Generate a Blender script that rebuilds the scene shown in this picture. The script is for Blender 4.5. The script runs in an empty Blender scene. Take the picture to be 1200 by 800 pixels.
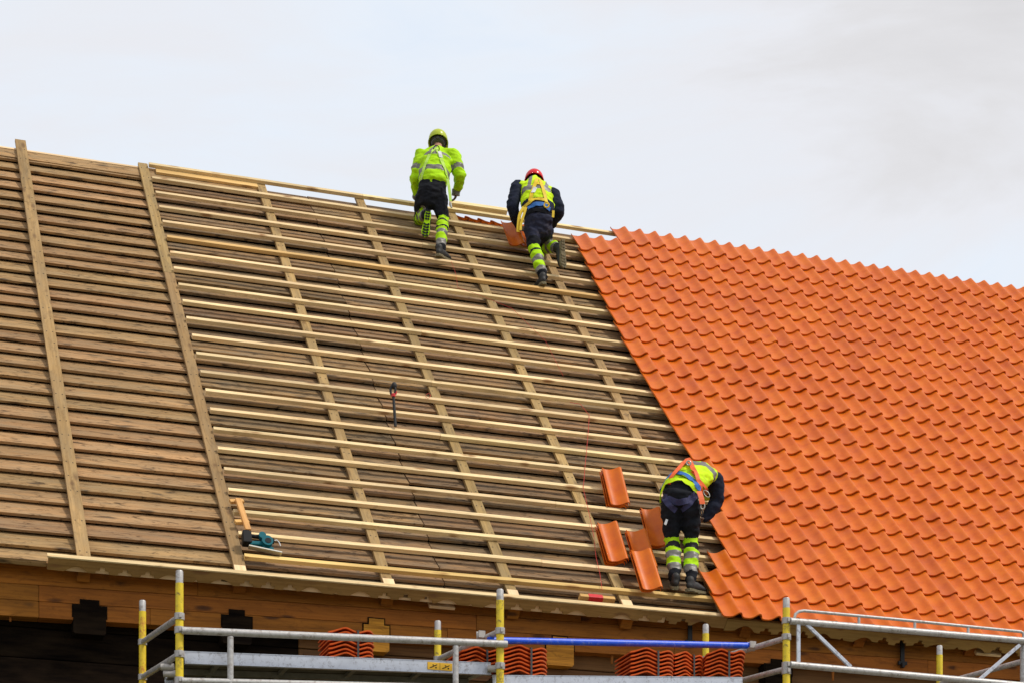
import bpy, bmesh, math, random
from mathutils import Vector, Matrix, noise
from mathutils.bvhtree import BVHTree
random.seed(11)
R_ = math.radians
sc = bpy.context.scene
col = sc.collection
V3 = Vector

# ------------------------------------------------------------------ camera / survey frame
RT = V3((.9493, -.3145, 0)); FW = V3((.3145, .9493, 0)); CAM = V3((0, 0, 1.6)); F = 2475.0
def at(x, y, t):
    """survey point: picture direction (x, y), t metres away from the camera station"""
    return CAM + t * ((x - 600) / F * RT + FW + V3((0, 0, (1363 - y) / F)))
def atY(x, y, Y):
    d = (x - 600) / F * RT + FW + V3((0, 0, (1363 - y) / F))
    return CAM + d * (Y / d.y)
TH = R_(46.87)
P0 = at(284, 647.5, 20.0)
U = V3((1, 0, 0)); VV = V3((0, math.cos(TH), math.sin(TH))); NN = V3((0, -math.sin(TH), math.cos(TH)))
def roof(u, v, n=0): return P0 + u * U + v * VV + n * NN
MR = Matrix.Translation(P0) @ Matrix((U, VV, NN)).transposed().to_4x4()
def mroof(u=0, v=0, n=0): return MR @ Matrix.Translation((u, v, n))
def frame(o, x, y, z): return Matrix.Translation(o) @ Matrix((x, y, z)).transposed().to_4x4()
S = .398                                   # batten gauge
def vb(i): return (22 - i) * S             # batten i, 0 = ridge

# ------------------------------------------------------------------ materials
def newmat(name):
    m = bpy.data.materials.new(name); m.use_nodes = True
    nt = m.node_tree; b = nt.nodes['Principled BSDF']
    return m, nt, b
def N(nt, t, **k):
    n = nt.nodes.new(t)
    for a, v in k.items():
        if a in n.inputs: n.inputs[a].default_value = v
        else: setattr(n, a, v)
    return n
def L(nt, a, b): nt.links.new(a, b)
def ramp(nt, fac, stops):
    r = N(nt, 'ShaderNodeValToRGB'); e = r.color_ramp.elements
    e[0].position = stops[0][0]; e[0].color = (*stops[0][1], 1)
    e[1].position = stops[-1][0]; e[1].color = (*stops[-1][1], 1)
    for p, c in stops[1:-1]:
        q = e.new(p); q.color = (*c, 1)
    L(nt, fac, r.inputs[0]); return r.outputs[0]
def mix(nt, fac, a, b, mode='MIX'):
    m = N(nt, 'ShaderNodeMix', data_type='RGBA', blend_type=mode)
    for s, v in ((0, fac), (6, a), (7, b)):
        if hasattr(v, 'is_output'): L(nt, v, m.inputs[s])
        else: m.inputs[s].default_value = v if s == 0 else (*v, 1)
    return m.outputs[2]
def wood(name, light, dark, knot, knots=.5, vary=.18, grey=None, greyamt=0, rough=.75, stain=.0, bump=.25, hue=.006, spec=.25):
    m, nt, b = newmat(name)
    tc = N(nt, 'ShaderNodeTexCoord'); oi = N(nt, 'ShaderNodeObjectInfo')
    off = N(nt, 'ShaderNodeCombineXYZ')
    mu = N(nt, 'ShaderNodeMath', operation='MULTIPLY'); mu.inputs[1].default_value = 57.0
    L(nt, oi.outputs['Random'], mu.inputs[0])
    for k in range(3): L(nt, mu.outputs[0], off.inputs[k])
    ad = N(nt, 'ShaderNodeVectorMath', operation='ADD'); L(nt, tc.outputs['Object'], ad.inputs[0]); L(nt, off.outputs[0], ad.inputs[1])
    def mapped(sx, sy, sz):
        q = N(nt, 'ShaderNodeMapping'); q.inputs['Scale'].default_value = (sx, sy, sz); L(nt, ad.outputs[0], q.inputs[0]); return q.outputs[0]
    g = N(nt, 'ShaderNodeTexNoise', Scale=1.0, Detail=6.0, Roughness=.6, Distortion=.6); L(nt, mapped(1.6, 45, 45), g.inputs['Vector'])
    c = ramp(nt, g.outputs[0], [(.3, dark), (.55, light), (.8, [min(1, x * 1.12) for x in light])])
    # broad tone along the board
    g2 = N(nt, 'ShaderNodeTexNoise', Scale=1.0, Detail=3.0); L(nt, mapped(.9, 5, 5), g2.inputs['Vector'])
    t2 = ramp(nt, g2.outputs[0], [(.35, (.72, .72, .72)), (.65, (1.1, 1.1, 1.1))])
    c = mix(nt, .8, c, t2, 'MULTIPLY')
    # knots
    vo = N(nt, 'ShaderNodeTexVoronoi', Scale=1.0, Randomness=1.0); L(nt, mapped(2.6, 9, 9), vo.inputs['Vector'])
    kf = ramp(nt, vo.outputs['Distance'], [(.0, (1, 1, 1)), (.14, (.85, .85, .85)), (.28, (0, 0, 0))])
    n3 = N(nt, 'ShaderNodeTexNoise', Scale=3.0); L(nt, ad.outputs[0], n3.inputs['Vector'])
    k2 = ramp(nt, n3.outputs[0], [(.45, (0, 0, 0)), (.55, (knots,) * 3)])
    kk = mix(nt, 1.0, kf, k2, 'MULTIPLY')
    c = mix(nt, kk, c, knot)
    if greyamt:
        g4 = N(nt, 'ShaderNodeTexNoise', Scale=1.0, Detail=4.0, Roughness=.65); L(nt, mapped(2.2, 12, 12), g4.inputs['Vector'])
        gf = ramp(nt, g4.outputs[0], [(.38, (0, 0, 0)), (.68, (greyamt,) * 3)])
        c = mix(nt, gf, c, grey)
    if stain:
        g5 = N(nt, 'ShaderNodeTexNoise', Scale=1.0, Detail=5.0, Roughness=.7, Distortion=1.2); L(nt, mapped(5, 17, 17), g5.inputs['Vector'])
        sf = ramp(nt, g5.outputs[0], [(.53, (0, 0, 0)), (.66, (stain,) * 3)])
        c = mix(nt, sf, c, [x * .25 for x in dark])
    # piece to piece
    hv = N(nt, 'ShaderNodeHueSaturation')
    mr = N(nt, 'ShaderNodeMapRange'); mr.inputs['To Min'].default_value = 1 - vary; mr.inputs['To Max'].default_value = 1 + vary * .6
    L(nt, oi.outputs['Random'], mr.inputs[0]); L(nt, mr.outputs[0], hv.inputs['Value'])
    mm = N(nt, 'ShaderNodeMath', operation='MULTIPLY'); mm.inputs[1].default_value = 7.31; L(nt, oi.outputs['Random'], mm.inputs[0])
    fr = N(nt, 'ShaderNodeMath', operation='FRACT'); L(nt, mm.outputs[0], fr.inputs[0])
    mr2 = N(nt, 'ShaderNodeMapRange'); mr2.inputs['To Min'].default_value = .5 - hue; mr2.inputs['To Max'].default_value = .5 + hue
    L(nt, fr.outputs[0], mr2.inputs[0]); L(nt, mr2.outputs[0], hv.inputs['Hue'])
    L(nt, c, hv.inputs['Color']); L(nt, hv.outputs[0], b.inputs['Base Color'])
    b.inputs['Roughness'].default_value = rough; b.inputs['Specular IOR Level'].default_value = spec
    bp = N(nt, 'ShaderNodeBump', Strength=bump, Distance=.004); L(nt, g.outputs[0], bp.inputs['Height']); L(nt, bp.outputs[0], b.inputs['Normal'])
    return m
def simple(name, c, rough=.6, metal=0, noise_amt=.15, scale=20, spec=.5, dirt=None, dirtamt=.0, bump=0, dscale=9):
    m, nt, b = newmat(name)
    tc = N(nt, 'ShaderNodeTexCoord')
    g = N(nt, 'ShaderNodeTexNoise', Scale=scale, Detail=5.0, Roughness=.6); L(nt, tc.outputs['Object'], g.inputs['Vector'])
    cc = ramp(nt, g.outputs[0], [(.3, [x * (1 - noise_amt) for x in c]), (.7, [min(1, x * (1 + noise_amt)) for x in c])])
    if dirtamt:
        d = N(nt, 'ShaderNodeTexNoise', Scale=dscale, Detail=8.0, Roughness=.75, Distortion=.5); L(nt, tc.outputs['Object'], d.inputs['Vector'])
        df = ramp(nt, d.outputs[0], [(.52, (0, 0, 0)), (.66, (dirtamt,) * 3)])
        cc = mix(nt, df, cc, dirt)
    L(nt, cc, b.inputs['Base Color'])
    b.inputs['Roughness'].default_value = rough; b.inputs['Metallic'].default_value = metal; b.inputs['Specular IOR Level'].default_value = spec
    if bump:
        bp = N(nt, 'ShaderNodeBump', Strength=bump, Distance=.006); L(nt, g.outputs[0], bp.inputs['Height']); L(nt, bp.outputs[0], b.inputs['Normal'])
    return m
M = {}
M['batten'] = wood('fresh_pine_batten', (.90, .69, .37), (.78, .53, .24), (.30, .13, .035), knots=.9, vary=.14, bump=.15, hue=.008, stain=.25)
M['batten_yellow'] = wood('yellow_pine_batten', (.84, .56, .21), (.70, .42, .13), (.30, .14, .04), knots=.8, vary=.1, bump=.15, hue=.01)
M['counter'] = wood('weathered_counter_batten', (.46, .29, .115), (.33, .195, .07), (.12, .055, .02), knots=.8, vary=.15, grey=(.27, .20, .11), greyamt=.5, stain=.3, bump=.3)
M['board'] = wood('weathered_roof_board', (.475, .275, .118), (.27, .14, .052), (.04, .02, .01), knots=1, vary=.16, grey=(.31, .225, .125), greyamt=.6, stain=.9, bump=.5)
M['board_grey_shaded'] = wood('grey_shaded_roof_board', (.39, .23, .10), (.20, .11, .046), (.035, .02, .011), knots=.9, vary=.3, grey=(.21, .165, .11), greyamt=.75, stain=.95, bump=.5)  # weathered grey and stains, darkened further for the shade of the battens
M['fascia'] = wood('eave_board_wood', (.40, .23, .075), (.28, .15, .04), (.2, .09, .04), knots=.7, vary=.05, stain=.2)
M['pale'] = wood('pale_board_wood', (.92, .66, .38), (.80, .54, .28), (.3, .15, .07), knots=.4, vary=.06)
M['beam'] = wood('orange_eave_beam', (.40, .138, .016), (.27, .088, .010), (.06, .022, .008), knots=.95, vary=.12, stain=.35, bump=.3)
M['beam_new'] = wood('new_joist_end', (.66, .27, .028), (.32, .12, .014), (.2, .07, .02), knots=.8, stain=.4, vary=.08)
M['log_black'] = wood('tarred_log', (.009, .006, .0045), (.004, .003, .0025), (.03, .02, .012), knots=.3, vary=.2, grey=(.035, .022, .012), greyamt=.5, rough=.95, spec=.03)
M['plank_brown'] = wood('brown_wall_plank', (.20, .095, .03), (.13, .058, .018), (.06, .03, .015), knots=.6, vary=.2)
M['scrap'] = wood('orange_scrap_wood', (.78, .44, .15), (.60, .31, .09), (.3, .12, .05), knots=.3, vary=.08)
def tile_mat():
    m, nt, b = newmat('orange_clay_tile')
    tc = N(nt, 'ShaderNodeTexCoord'); a = N(nt, 'ShaderNodeAttribute', attribute_name='tone')
    g = N(nt, 'ShaderNodeTexNoise', Scale=6.0, Detail=6.0, Roughness=.65); L(nt, tc.outputs['Object'], g.inputs['Vector'])
    c = ramp(nt, g.outputs[0], [(.3, (.58, .102, .006)), (.5, (.68, .140, .008)), (.72, (.74, .18, .014))])
    t = ramp(nt, a.outputs['Fac'], [(0, (.88, .84, .95)), (.5, (1, 1, 1)), (1, (1.03, 1.12, 1.0))])
    c = mix(nt, 1.0, c, t, 'MULTIPLY')
    s = N(nt, 'ShaderNodeTexNoise', Scale=55.0, Detail=4.0, Roughness=.8); L(nt, tc.outputs['Object'], s.inputs['Vector'])
    sf = ramp(nt, s.outputs[0], [(.66, (0, 0, 0)), (.72, (.6, .6, .6))])
    c = mix(nt, sf, c, (.80, .36, .17))
    s2 = N(nt, 'ShaderNodeTexNoise', Scale=2.3, Detail=5.0, Roughness=.7); L(nt, tc.outputs['Object'], s2.inputs['Vector'])
    sg = ramp(nt, s2.outputs[0], [(.50, (0, 0, 0)), (.72, (.5, .5, .5))])
    c = mix(nt, sg, c, (.50, .10, .035))
    L(nt, c, b.inputs['Base Color']); b.inputs['Roughness'].default_value = .34; b.inputs['Specular IOR Level'].default_value = .25
    bp = N(nt, 'ShaderNodeBump', Strength=.12, Distance=.003); L(nt, s.outputs[0], bp.inputs['Height']); L(nt, bp.outputs[0], b.inputs['Normal'])
    return m
M['tile'] = tile_mat()
M['tile_shaded'] = simple('shaded_stacked_tile_clay', (.58, .092, .016), .7, 0, .25, 14, spec=.1, dirt=(.5, .2, .1), dirtamt=.4)  # darker copy of the tile clay, under-eave shade put into the colour
M['yellow'] = simple('yellow_scaffold_paint', (.80, .58, .015), .45, noise_amt=.08, dirt=(.10, .06, .03), dirtamt=.85, dscale=14)
M['yellow_red'] = simple('yellow_pole_red_marks', (.80, .56, .015), .45, noise_amt=.08, dirt=(.45, .05, .03), dirtamt=.9, dscale=9)
M['galv'] = simple('galvanised_tube', (.50, .48, .465), .45, .25, .14, 30, dirt=(.20, .15, .11), dirtamt=.75, dscale=20)
M['clamp'] = simple('grey_clamp', (.46, .43, .40), .5, .35, .15, 30, dirt=(.15, .12, .1), dirtamt=.5)
M['alu'] = simple('aluminium_deck_beam', (.56, .58, .64), .38, .3, .08, 8, dirt=(.14, .11, .10), dirtamt=.7, dscale=22)
M['deckdark'] = simple('deck_plywood_underside', (.10, .085, .07), .8, 0, .3, 12)
M['deckbar'] = simple('dull_deck_bar', (.20, .19, .18), .6, .2, .2, 12)
M['blue'] = simple('blue_painted_tube', (.012, .09, .72), .38, 0, .1, 20, dirt=(.45, .5, .6), dirtamt=.3, dscale=22)
M['black'] = simple('black_plastic', (.010, .010, .011), .6, 0, .2, 20, spec=.2)
M['blackiron'] = simple('black_iron', (.015, .014, .014), .6, .2, .2, 20)
M['teal'] = simple('teal_plastic', (.003, .12, .15), .6, 0, .15, 20, spec=.2)
M['steel'] = simple('steel_plate', (.45, .44, .38), .35, .6, .1, 20)
M['red'] = simple('red_plastic', (.62, .015, .02), .4, 0, .1, 20)
M['redstring'] = simple('red_string', (.55, .03, .02), .7, 0, .1, 20)
M['strapdark'] = simple('dark_strap', (.05, .045, .04), .5, 0, .1, 20)
M['lime'] = simple('lime_fabric', (.44, .76, .005), .75, 0, .16, 9, spec=.2, bump=.5, dirt=(.30, .48, .02), dirtamt=.5)
M['limey'] = simple('yellow_lime_fabric', (.60, .86, .008), .75, 0, .12, 14, spec=.2, bump=.3, dirt=(.42, .5, .05), dirtamt=.4)
M['grey'] = simple('reflective_grey_band', (.19, .175, .155), .45, .1, .12, 40, spec=.5)
M['trouser'] = simple('black_work_fabric', (.011, .012, .016), .85, 0, .35, 16, spec=.15, bump=.4)
M['navy'] = simple('navy_work_fabric', (.016, .020, .038), .85, 0, .3, 14, spec=.15, bump=.4)
M['navyworn'] = simple('worn_navy_trousers', (.022, .024, .045), .85, 0, .3, 14, spec=.15, dirt=(.10, .085, .09), dirtamt=.5, dscale=11, bump=.4)
M['skin'] = simple('skin', (.46, .24, .15), .5, 0, .1, 30, spec=.4)
M['glove'] = simple('brown_grey_glove', (.13, .09, .07), .8, 0, .3, 30, spec=.2)
M['boot'] = simple('dark_boot', (.02, .018, .016), .6, 0, .3, 30)
M['sole'] = simple('muddy_sole', (.17, .14, .075), .85, 0, .45, 45)
M['helm_y'] = simple('yellow_helmet_shell', (.48, .56, .025), .3, 0, .05, 10, dirt=(.3, .33, .1), dirtamt=.3)
M['helm_r'] = simple('red_helmet_shell', (.72, .012, .02), .22, 0, .05, 10)
M['harness_lime'] = simple('pale_lime_strap', (.48, .74, .10), .6, 0, .1, 30)
M['harness_y'] = simple('yellow_strap', (.76, .52, .01), .6, 0, .12, 30)
M['harness_o'] = simple('orange_strap', (.80, .12, .015), .6, 0, .12, 30)
M['harness_b'] = simple('blue_pad', (.02, .13, .42), .7, 0, .2, 30)
M['harness_n'] = simple('violet_blue_strap', (.030, .030, .095), .7, 0, .2, 30)
M['white'] = simple('white_tag', (.75, .75, .75), .5, 0, .05, 30)

# ------------------------------------------------------------------ mesh builder
class MB:
    def __init__(s): s.v = []; s.f = []; s.m = []; s.sm = []; s.tone = []; s.t = 0.5
    def add(s, vs, fs, mat=0, smooth=False):
        b = len(s.v); s.v += [V3(p) for p in vs]; s.tone += [s.t] * len(vs)
        for f in fs: s.f.append([b + i for i in f]); s.m.append(mat); s.sm.append(smooth)
    def box(s, x0, x1, y0, y1, z0, z1, mat=0, mtx=None, jit=0):
        vs = [V3((x, y, z)) for z in (z0, z1) for y in (y0, y1) for x in (x0, x1)]
        if jit: vs = [p + V3((random.uniform(-jit, jit),) * 3) for p in vs]
        if mtx: vs = [mtx @ p for p in vs]
        s.add(vs, [(0, 2, 3, 1), (4, 5, 7, 6), (0, 1, 5, 4), (2, 6, 7, 3), (0, 4, 6, 2), (1, 3, 7, 5)], mat)
    def tube(s, pts, r, mat=0, seg=12, caps=True):
        pts = [V3(p) for p in pts]; rr = r if isinstance(r, (list, tuple)) else [r] * len(pts)
        t = (pts[1] - pts[0]).normalized(); a = t.orthogonal().normalized(); vs = []; fs = []
        for i, p in enumerate(pts):
            if i == 0: tt = pts[1] - pts[0]
            elif i == len(pts) - 1: tt = pts[-1] - pts[-2]
            else: tt = (pts[i + 1] - pts[i]).normalized() + (pts[i] - pts[i - 1]).normalized()
            tt.normalize(); a = (a - a.dot(tt) * tt).normalized(); b = tt.cross(a)
            for k in range(seg):
                w = 2 * math.pi * k / seg; vs.append(p + rr[i] * (math.cos(w) * a + math.sin(w) * b))
        for i in range(len(pts) - 1):
            for k in range(seg):
                fs.append((i * seg + k, i * seg + (k + 1) % seg, (i + 1) * seg + (k + 1) % seg, (i + 1) * seg + k))
        s.add(vs, fs, mat, True)
        if caps:
            s.add(vs[:seg], [tuple(reversed(range(seg)))], mat); s.add(vs[-seg:], [tuple(range(seg))], mat)
    def prism(s, poly, d0, d1, mtx=None, mat=0):
        """poly in x,z extruded along y from d0 to d1"""
        n = len(poly); vs = [V3((x, d0, z)) for x, z in poly] + [V3((x, d1, z)) for x, z in poly]
        if mtx: vs = [mtx @ p for p in vs]
        s.add(vs, [tuple(range(n)), tuple(reversed(range(n, 2 * n)))] + [(i, (i + 1) % n, n + (i + 1) % n, n + i) for i in range(n)], mat)
    def ell(s, c, rx, ry, rz, mtx=None, mat=0, seg=16, rings=10, zmin=-1.0):
        vs = []; fs = []; a0 = math.asin(max(-1, zmin))
        for i in range(rings + 1):
            a = a0 + (math.pi / 2 - a0) * i / rings
            for k in range(seg):
                w = 2 * math.pi * k / seg
                vs.append(V3((c[0] + rx * math.cos(a) * math.cos(w), c[1] + ry * math.cos(a) * math.sin(w), c[2] + rz * math.sin(a))))
        for i in range(rings):
            for k in range(seg): fs.append((i * seg + k, i * seg + (k + 1) % seg, (i + 1) * seg + (k + 1) % seg, (i + 1) * seg + k))
        if mtx: vs = [mtx @ p for p in vs]
        s.add(vs, fs, mat, True)
    def mesh(s, name, mats):
        me = bpy.data.meshes.new(name); me.from_pydata([tuple(p) for p in s.v], [], s.f)
        for m in (mats if isinstance(mats, (list, tuple)) else [mats]): me.materials.append(m)
        me.polygons.foreach_set('material_index', s.m); me.polygons.foreach_set('use_smooth', s.sm)
        at_ = me.attributes.new('tone', 'FLOAT', 'POINT'); at_.data.foreach_set('value', s.tone)
        me.update(); return me
    def build(s, name, mats, parent=None, world=None, bevel=0):
        return link(name, s.mesh(name, mats), parent, world, bevel)
def link(name, me, parent=None, world=None, bevel=0):
    o = bpy.data.objects.new(name, me); col.objects.link(o)
    w = world or Matrix.Identity(4)
    if parent is not None:
        o.parent = parent
        pw = parent['_w'] if False else WORLD[parent.name]
        o.matrix_basis = pw.inverted() @ w
    else: o.matrix_basis = w
    WORLD[o.name] = w.copy()
    if bevel:
        b = o.modifiers.new('bevel', 'BEVEL'); b.width = bevel; b.segments = 2; b.limit_method = 'ANGLE'
    return o
WORLD = {}
def tag(o, label=None, cat=None, group=None, kind=None):
    if label: o['label'] = label
    if cat: o['category'] = cat
    if group: o['group'] = group
    if kind: o['kind'] = kind
    return o
def empty(name, w, label, cat, group=None):
    o = bpy.data.objects.new(name, None); col.objects.link(o); o.empty_display_size = .2
    o.matrix_basis = w; WORLD[o.name] = w.copy()
    return tag(o, label, cat, group)

# ------------------------------------------------------------------ ground and sky
g = MB(); n_ = 24; E_ = 900
g.add([(-E_, -E_, 0), (E_, -E_, 0), (E_, E_, 0), (-E_, E_, 0)], [(0, 1, 2, 3)])
mg, nt, b = newmat('gravel_and_grass_ground')
tc = N(nt, 'ShaderNodeTexCoord'); a1 = N(nt, 'ShaderNodeTexNoise', Scale=.08, Detail=8.0); L(nt, tc.outputs['Object'], a1.inputs['Vector'])
a2 = N(nt, 'ShaderNodeTexNoise', Scale=9.0, Detail=8.0, Roughness=.8); L(nt, tc.outputs['Object'], a2.inputs['Vector'])
c1 = ramp(nt, a1.outputs[0], [(.42, (.22, .17, .11)), (.58, (.09, .11, .04))])
c2 = ramp(nt, a2.outputs[0], [(.3, (.6, .6, .6)), (.7, (1.2, 1.2, 1.2))])
L(nt, mix(nt, 1.0, c1, c2, 'MULTIPLY'), b.inputs['Base Color']); b.inputs['Roughness'].default_value = .95
o = g.build('ground', mg); tag(o, 'gravel and grass ground around the building', None, None, 'structure')

w = bpy.data.worlds.new('World'); sc.world = w; w.use_nodes = True; nt = w.node_tree
bg = nt.nodes['Background']; sky = N(nt, 'ShaderNodeTexSky', sky_type='NISHITA')
SUN_EL, SUN_AZ = R_(52), R_(130)          # azimuth from +Y (into the building) clockwise
sky.sun_disc = False; sky.sun_elevation = SUN_EL; sky.sun_rotation = SUN_AZ; sky.air_density = 1.0
tc = N(nt, 'ShaderNodeTexCoord'); mp = N(nt, 'ShaderNodeMapping'); mp.inputs['Scale'].default_value = (2.2, 2.2, 6.0); mp.inputs['Location'].default_value = (.7, .2, .35)
L(nt, tc.outputs['Generated'], mp.inputs[0])
n1 = N(nt, 'ShaderNodeTexNoise', Scale=1.7, Detail=7.0, Roughness=.56, Distortion=.6); L(nt, mp.outputs[0], n1.inputs['Vector'])
sx = N(nt, 'ShaderNodeSeparateXYZ'); L(nt, tc.outputs['Generated'], sx.inputs[0])
mz = N(nt, 'ShaderNodeMapRange'); mz.inputs['From Min'].default_value = .36; mz.inputs['From Max'].default_value = .52; mz.inputs['To Min'].default_value = -.17; mz.inputs['To Max'].default_value = .17
L(nt, sx.outputs['Z'], mz.inputs[0])
sm = N(nt, 'ShaderNodeMath', operation='ADD'); L(nt, n1.outputs[0], sm.inputs[0]); L(nt, mz.outputs[0], sm.inputs[1])
cl = ramp(nt, sm.outputs[0], [(.20, (.74, .85, 1.0)), (.38, (.84, .90, .985)), (.52, (.85, .86, .905)), (.62, (.79, .785, .805)), (.80, (.70, .69, .70))])
vm = N(nt, 'ShaderNodeVectorMath', operation='SCALE'); vm.inputs['Scale'].default_value = 10.0; L(nt, cl, vm.inputs[0])
mx = mix(nt, .96, sky.outputs[0], vm.outputs[0])
L(nt, mx, bg.inputs['Color']); bg.inputs['Strength'].default_value = .10
sl = bpy.data.lights.new('sun', 'SUN'); sl.energy = 2.4; sl.angle = R_(10); sl.color = (1, .95, .87)
so = bpy.data.objects.new('sun', sl); col.objects.link(so)
sd = V3((math.sin(SUN_AZ) * math.cos(SUN_EL), math.cos(SUN_AZ) * math.cos(SUN_EL), math.sin(SUN_EL)))
so.rotation_euler = (-sd).to_track_quat('-Z', 'Y').to_euler(); so.location = (0, 0, 40)

# ------------------------------------------------------------------ building
UL, UR = -6.0, 17.0                      # roof extent along the eave
bld = empty('timber_building', Matrix.Translation((P0.x, P0.y + .25, 0)), 'large dark log building being re-roofed, its roof half battened and half tiled', 'building')
YB = P0.y + .03                           # front face of eave beam
def zb(X): return 6.62 + .0165 * (X - 1.6)
# walls
ytop = P0.y + .2
for k in range(24):
    z0 = .02 + k * .285; z1 = z0 + .28
    for x0, x1, mat, nm in ((P0.x + UL, 4.45, 'log_black', 'wall_log'), (4.452, P0.x + UR, 'plank_brown' if k > 12 else 'log_black', 'wall_plank')):
        if k < 16 and nm == 'wall_plank': continue
        if k < 16: x1 = P0.x + UR
        mb = MB(); mb.box(0, x1 - x0, 0, .2, 0, z1 - z0, 0)
        mb.build(nm, M[mat], bld, Matrix.Translation((x0, ytop + (0 if nm == 'wall_log' else -.02) + random.uniform(0, .012), z0)), .012)
# gables and back wall
for X in (P0.x + UL + .25, P0.x + UR - .45):
    mb = MB(); W_ = 2 * 8.75 * math.cos(TH); zt = P0.z + 8.4 * math.sin(TH)
    mb.add([(0, .3, 0), (.2, .3, 0), (.2, W_ - .3, 0), (0, W_ - .3, 0), (0, .3, P0.z - .1), (.2, .3, P0.z - .1), (.2, W_ - .3, P0.z - .1), (0, W_ - .3, P0.z - .1), (0, W_ / 2, zt), (.2, W_ / 2, zt)],
           [(0, 3, 7, 8, 4), (1, 5, 9, 6, 2), (0, 4, 5, 1), (3, 2, 6, 7), (4, 8, 9, 5), (8, 7, 6, 9)])
    mb.build('gable_wall', M['log_black'], bld, Matrix.Translation((X, P0.y, 0)))
mb = MB(); mb.box(0, UR - UL, 0, .2, 0, P0.z - .2); mb.build('back_wall', M['log_black'], bld, Matrix.Translation((P0.x + UL, P0.y + 2 * 8.75 * math.cos(TH) - .5, 0)))
# eave beam, three courses of planks
def beam_piece(xa, xb, za, zc, d=0.0):
    mb = MB()
    vs = [(xa, 0, za + zb(xa)), (xb, 0, za + zb(xb)), (xb, .17, za + zb(xb)), (xa, .17, za + zb(xa)),
          (xa, 0, zc + zb(xa)), (xb, 0, zc + zb(xb)), (xb, .17, zc + zb(xb)), (xa, .17, zc + zb(xa))]
    vs = [(x - xa, y, z - zb(xa)) for x, y, z in vs]
    mb.add(vs, [(0, 3, 2, 1), (4, 5, 6, 7), (0, 1, 5, 4), (1, 2, 6, 5), (2, 3, 7, 6), (3, 0, 4, 7)])
    mb.build('eave_beam', M['beam'], bld, Matrix.Translation((xa, YB + d, zb(xa))), .004)
XA, XZ = P0.x + UL, P0.x + UR
for (za, zc, cuts, d) in ((0, .148, [1.98, 3.0, 5.9, 8.3, 11.2, 14.5], 0), (.152, .298, [1.98, 6.2, 9.1, 12.7, 16], .006), (.302, .52, [3.45, 7.3, 10.9, 15], .012)):
    cs = [XA] + cuts + [XZ]
    for a_, b_ in zip(cs[:-1], cs[1:]): beam_piece(a_ + .0015, b_ - .0015, za, zc, d)
# joist ends locked up into the beam
def joist(cx, ztop, w_, h, tw, th, mat):
    mb = MB(); hw = w_ / 2; t = tw / 2; c = .016
    poly = [(-hw, -h + c), (-hw + c, -h), (hw - c, -h), (hw, -h + c), (hw, 0), (t + .055, 0), (t + .055, .0), (t, 0.0), (t, th), (-t, th), (-t, 0), (-hw, 0)]
    mb.prism([(-hw, -h + c), (-hw + c, -h), (hw - c, -h), (hw, -h + c), (hw, 0), (t, 0), (t, th), (-t, th), (-t, 0), (-hw, 0)], 0, .45)
    # black plate round it, slightly wider than the joist
    o = mb.build('joist_end', M[mat], bld, Matrix.Translation((cx, YB - .012, ztop)))
    k = MB(); e = .012
    k.prism([(-hw - e, -h + .15), (hw + e, -h + .15), (hw + e, e), (t + e, e), (t + e, th + e), (-t - e, th + e), (-t - e, e), (-hw - e, e)], 0, .1)
    k.build('joist_notch', M['log_black'], bld, Matrix.Translation((cx, YB - .006, ztop)))
for px, py, w_, h, tw, th, mat in ((105, 710, .30, .26, .155, .05, 'log_black'), (277.5, 722, .28, .26, .13, .055, 'log_black'), (441, 732, .255, .255, .15, .06, 'beam_new'),
                                   (656, 753, .29, .225, .15, .06, 'beam_new'), (912, 779, .30, .26, .15, .05, 'log_black')):
    p = atY(px, py, YB); joist(p.x, p.z, w_, h, tw, th, mat)
# pegs under the beam
for px, py in ((12, 722), (191, 729), (356, 737), (560, 752), (717, 772), (976, 792)):
    p = atY(px, py, YB + .05); mb = MB(); mb.tube([(0, 0, .05), (0, 0, -.045)], [.016, .011], 0, 8)
    mb.build('peg', M['beam'], bld, Matrix.Translation(p))
# second soffit plank (lighter) behind the beam, right part
mb = MB(); mb.box(0, 12, 0, .12, 0, .16); mb.build('wall_plate', M['plank_brown'], bld, Matrix.Translation((4.5, P0.y + .155, 6.36)) @ Matrix.Rotation(-.012, 4, 'Y'))
# black iron gutter brackets
for px, y0, y1 in ((809, 727, 751), (1058, 752, 776)):
    a_ = atY(px, y0, YB - .05); b_ = atY(px, y1, YB - .05); mb = MB()
    mb.box(-.022, .022, 0, .02, b_.z, a_.z + .05); mb.box(-.05, .05, -.005, .025, b_.z - .02, b_.z + .015); mb.box(-.015, .015, -.02, .03, b_.z - .05, b_.z)
    mb.build('iron_bracket', M['blackiron'], bld, Matrix.Translation((a_.x, a_.y, 0)))
# rafter tails below the eave
for u in (-2.9, -1.48, -.05, 1.4, 2.7, 3.9, 5.2, 6.5, 7.8, 9.1, 10.4):
    mb = MB(); mb.box(-.06, .06, -.30 + random.uniform(-.03, .03), .9, -.27, -.135)
    mb.build('rafter_tail', M['beam'], bld, mroof(u + random.uniform(-.02, .02), 0, 0), .006)
for u, w_ in ((1.95, .26), (8.0, .3)):
    mb = MB(); mb.box(-w_ / 2, w_ / 2, -.33, -.2, -.215, -.185); mb.build('packing_block', M['pale'], bld, mroof(u, 0, 0), .003)

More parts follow.
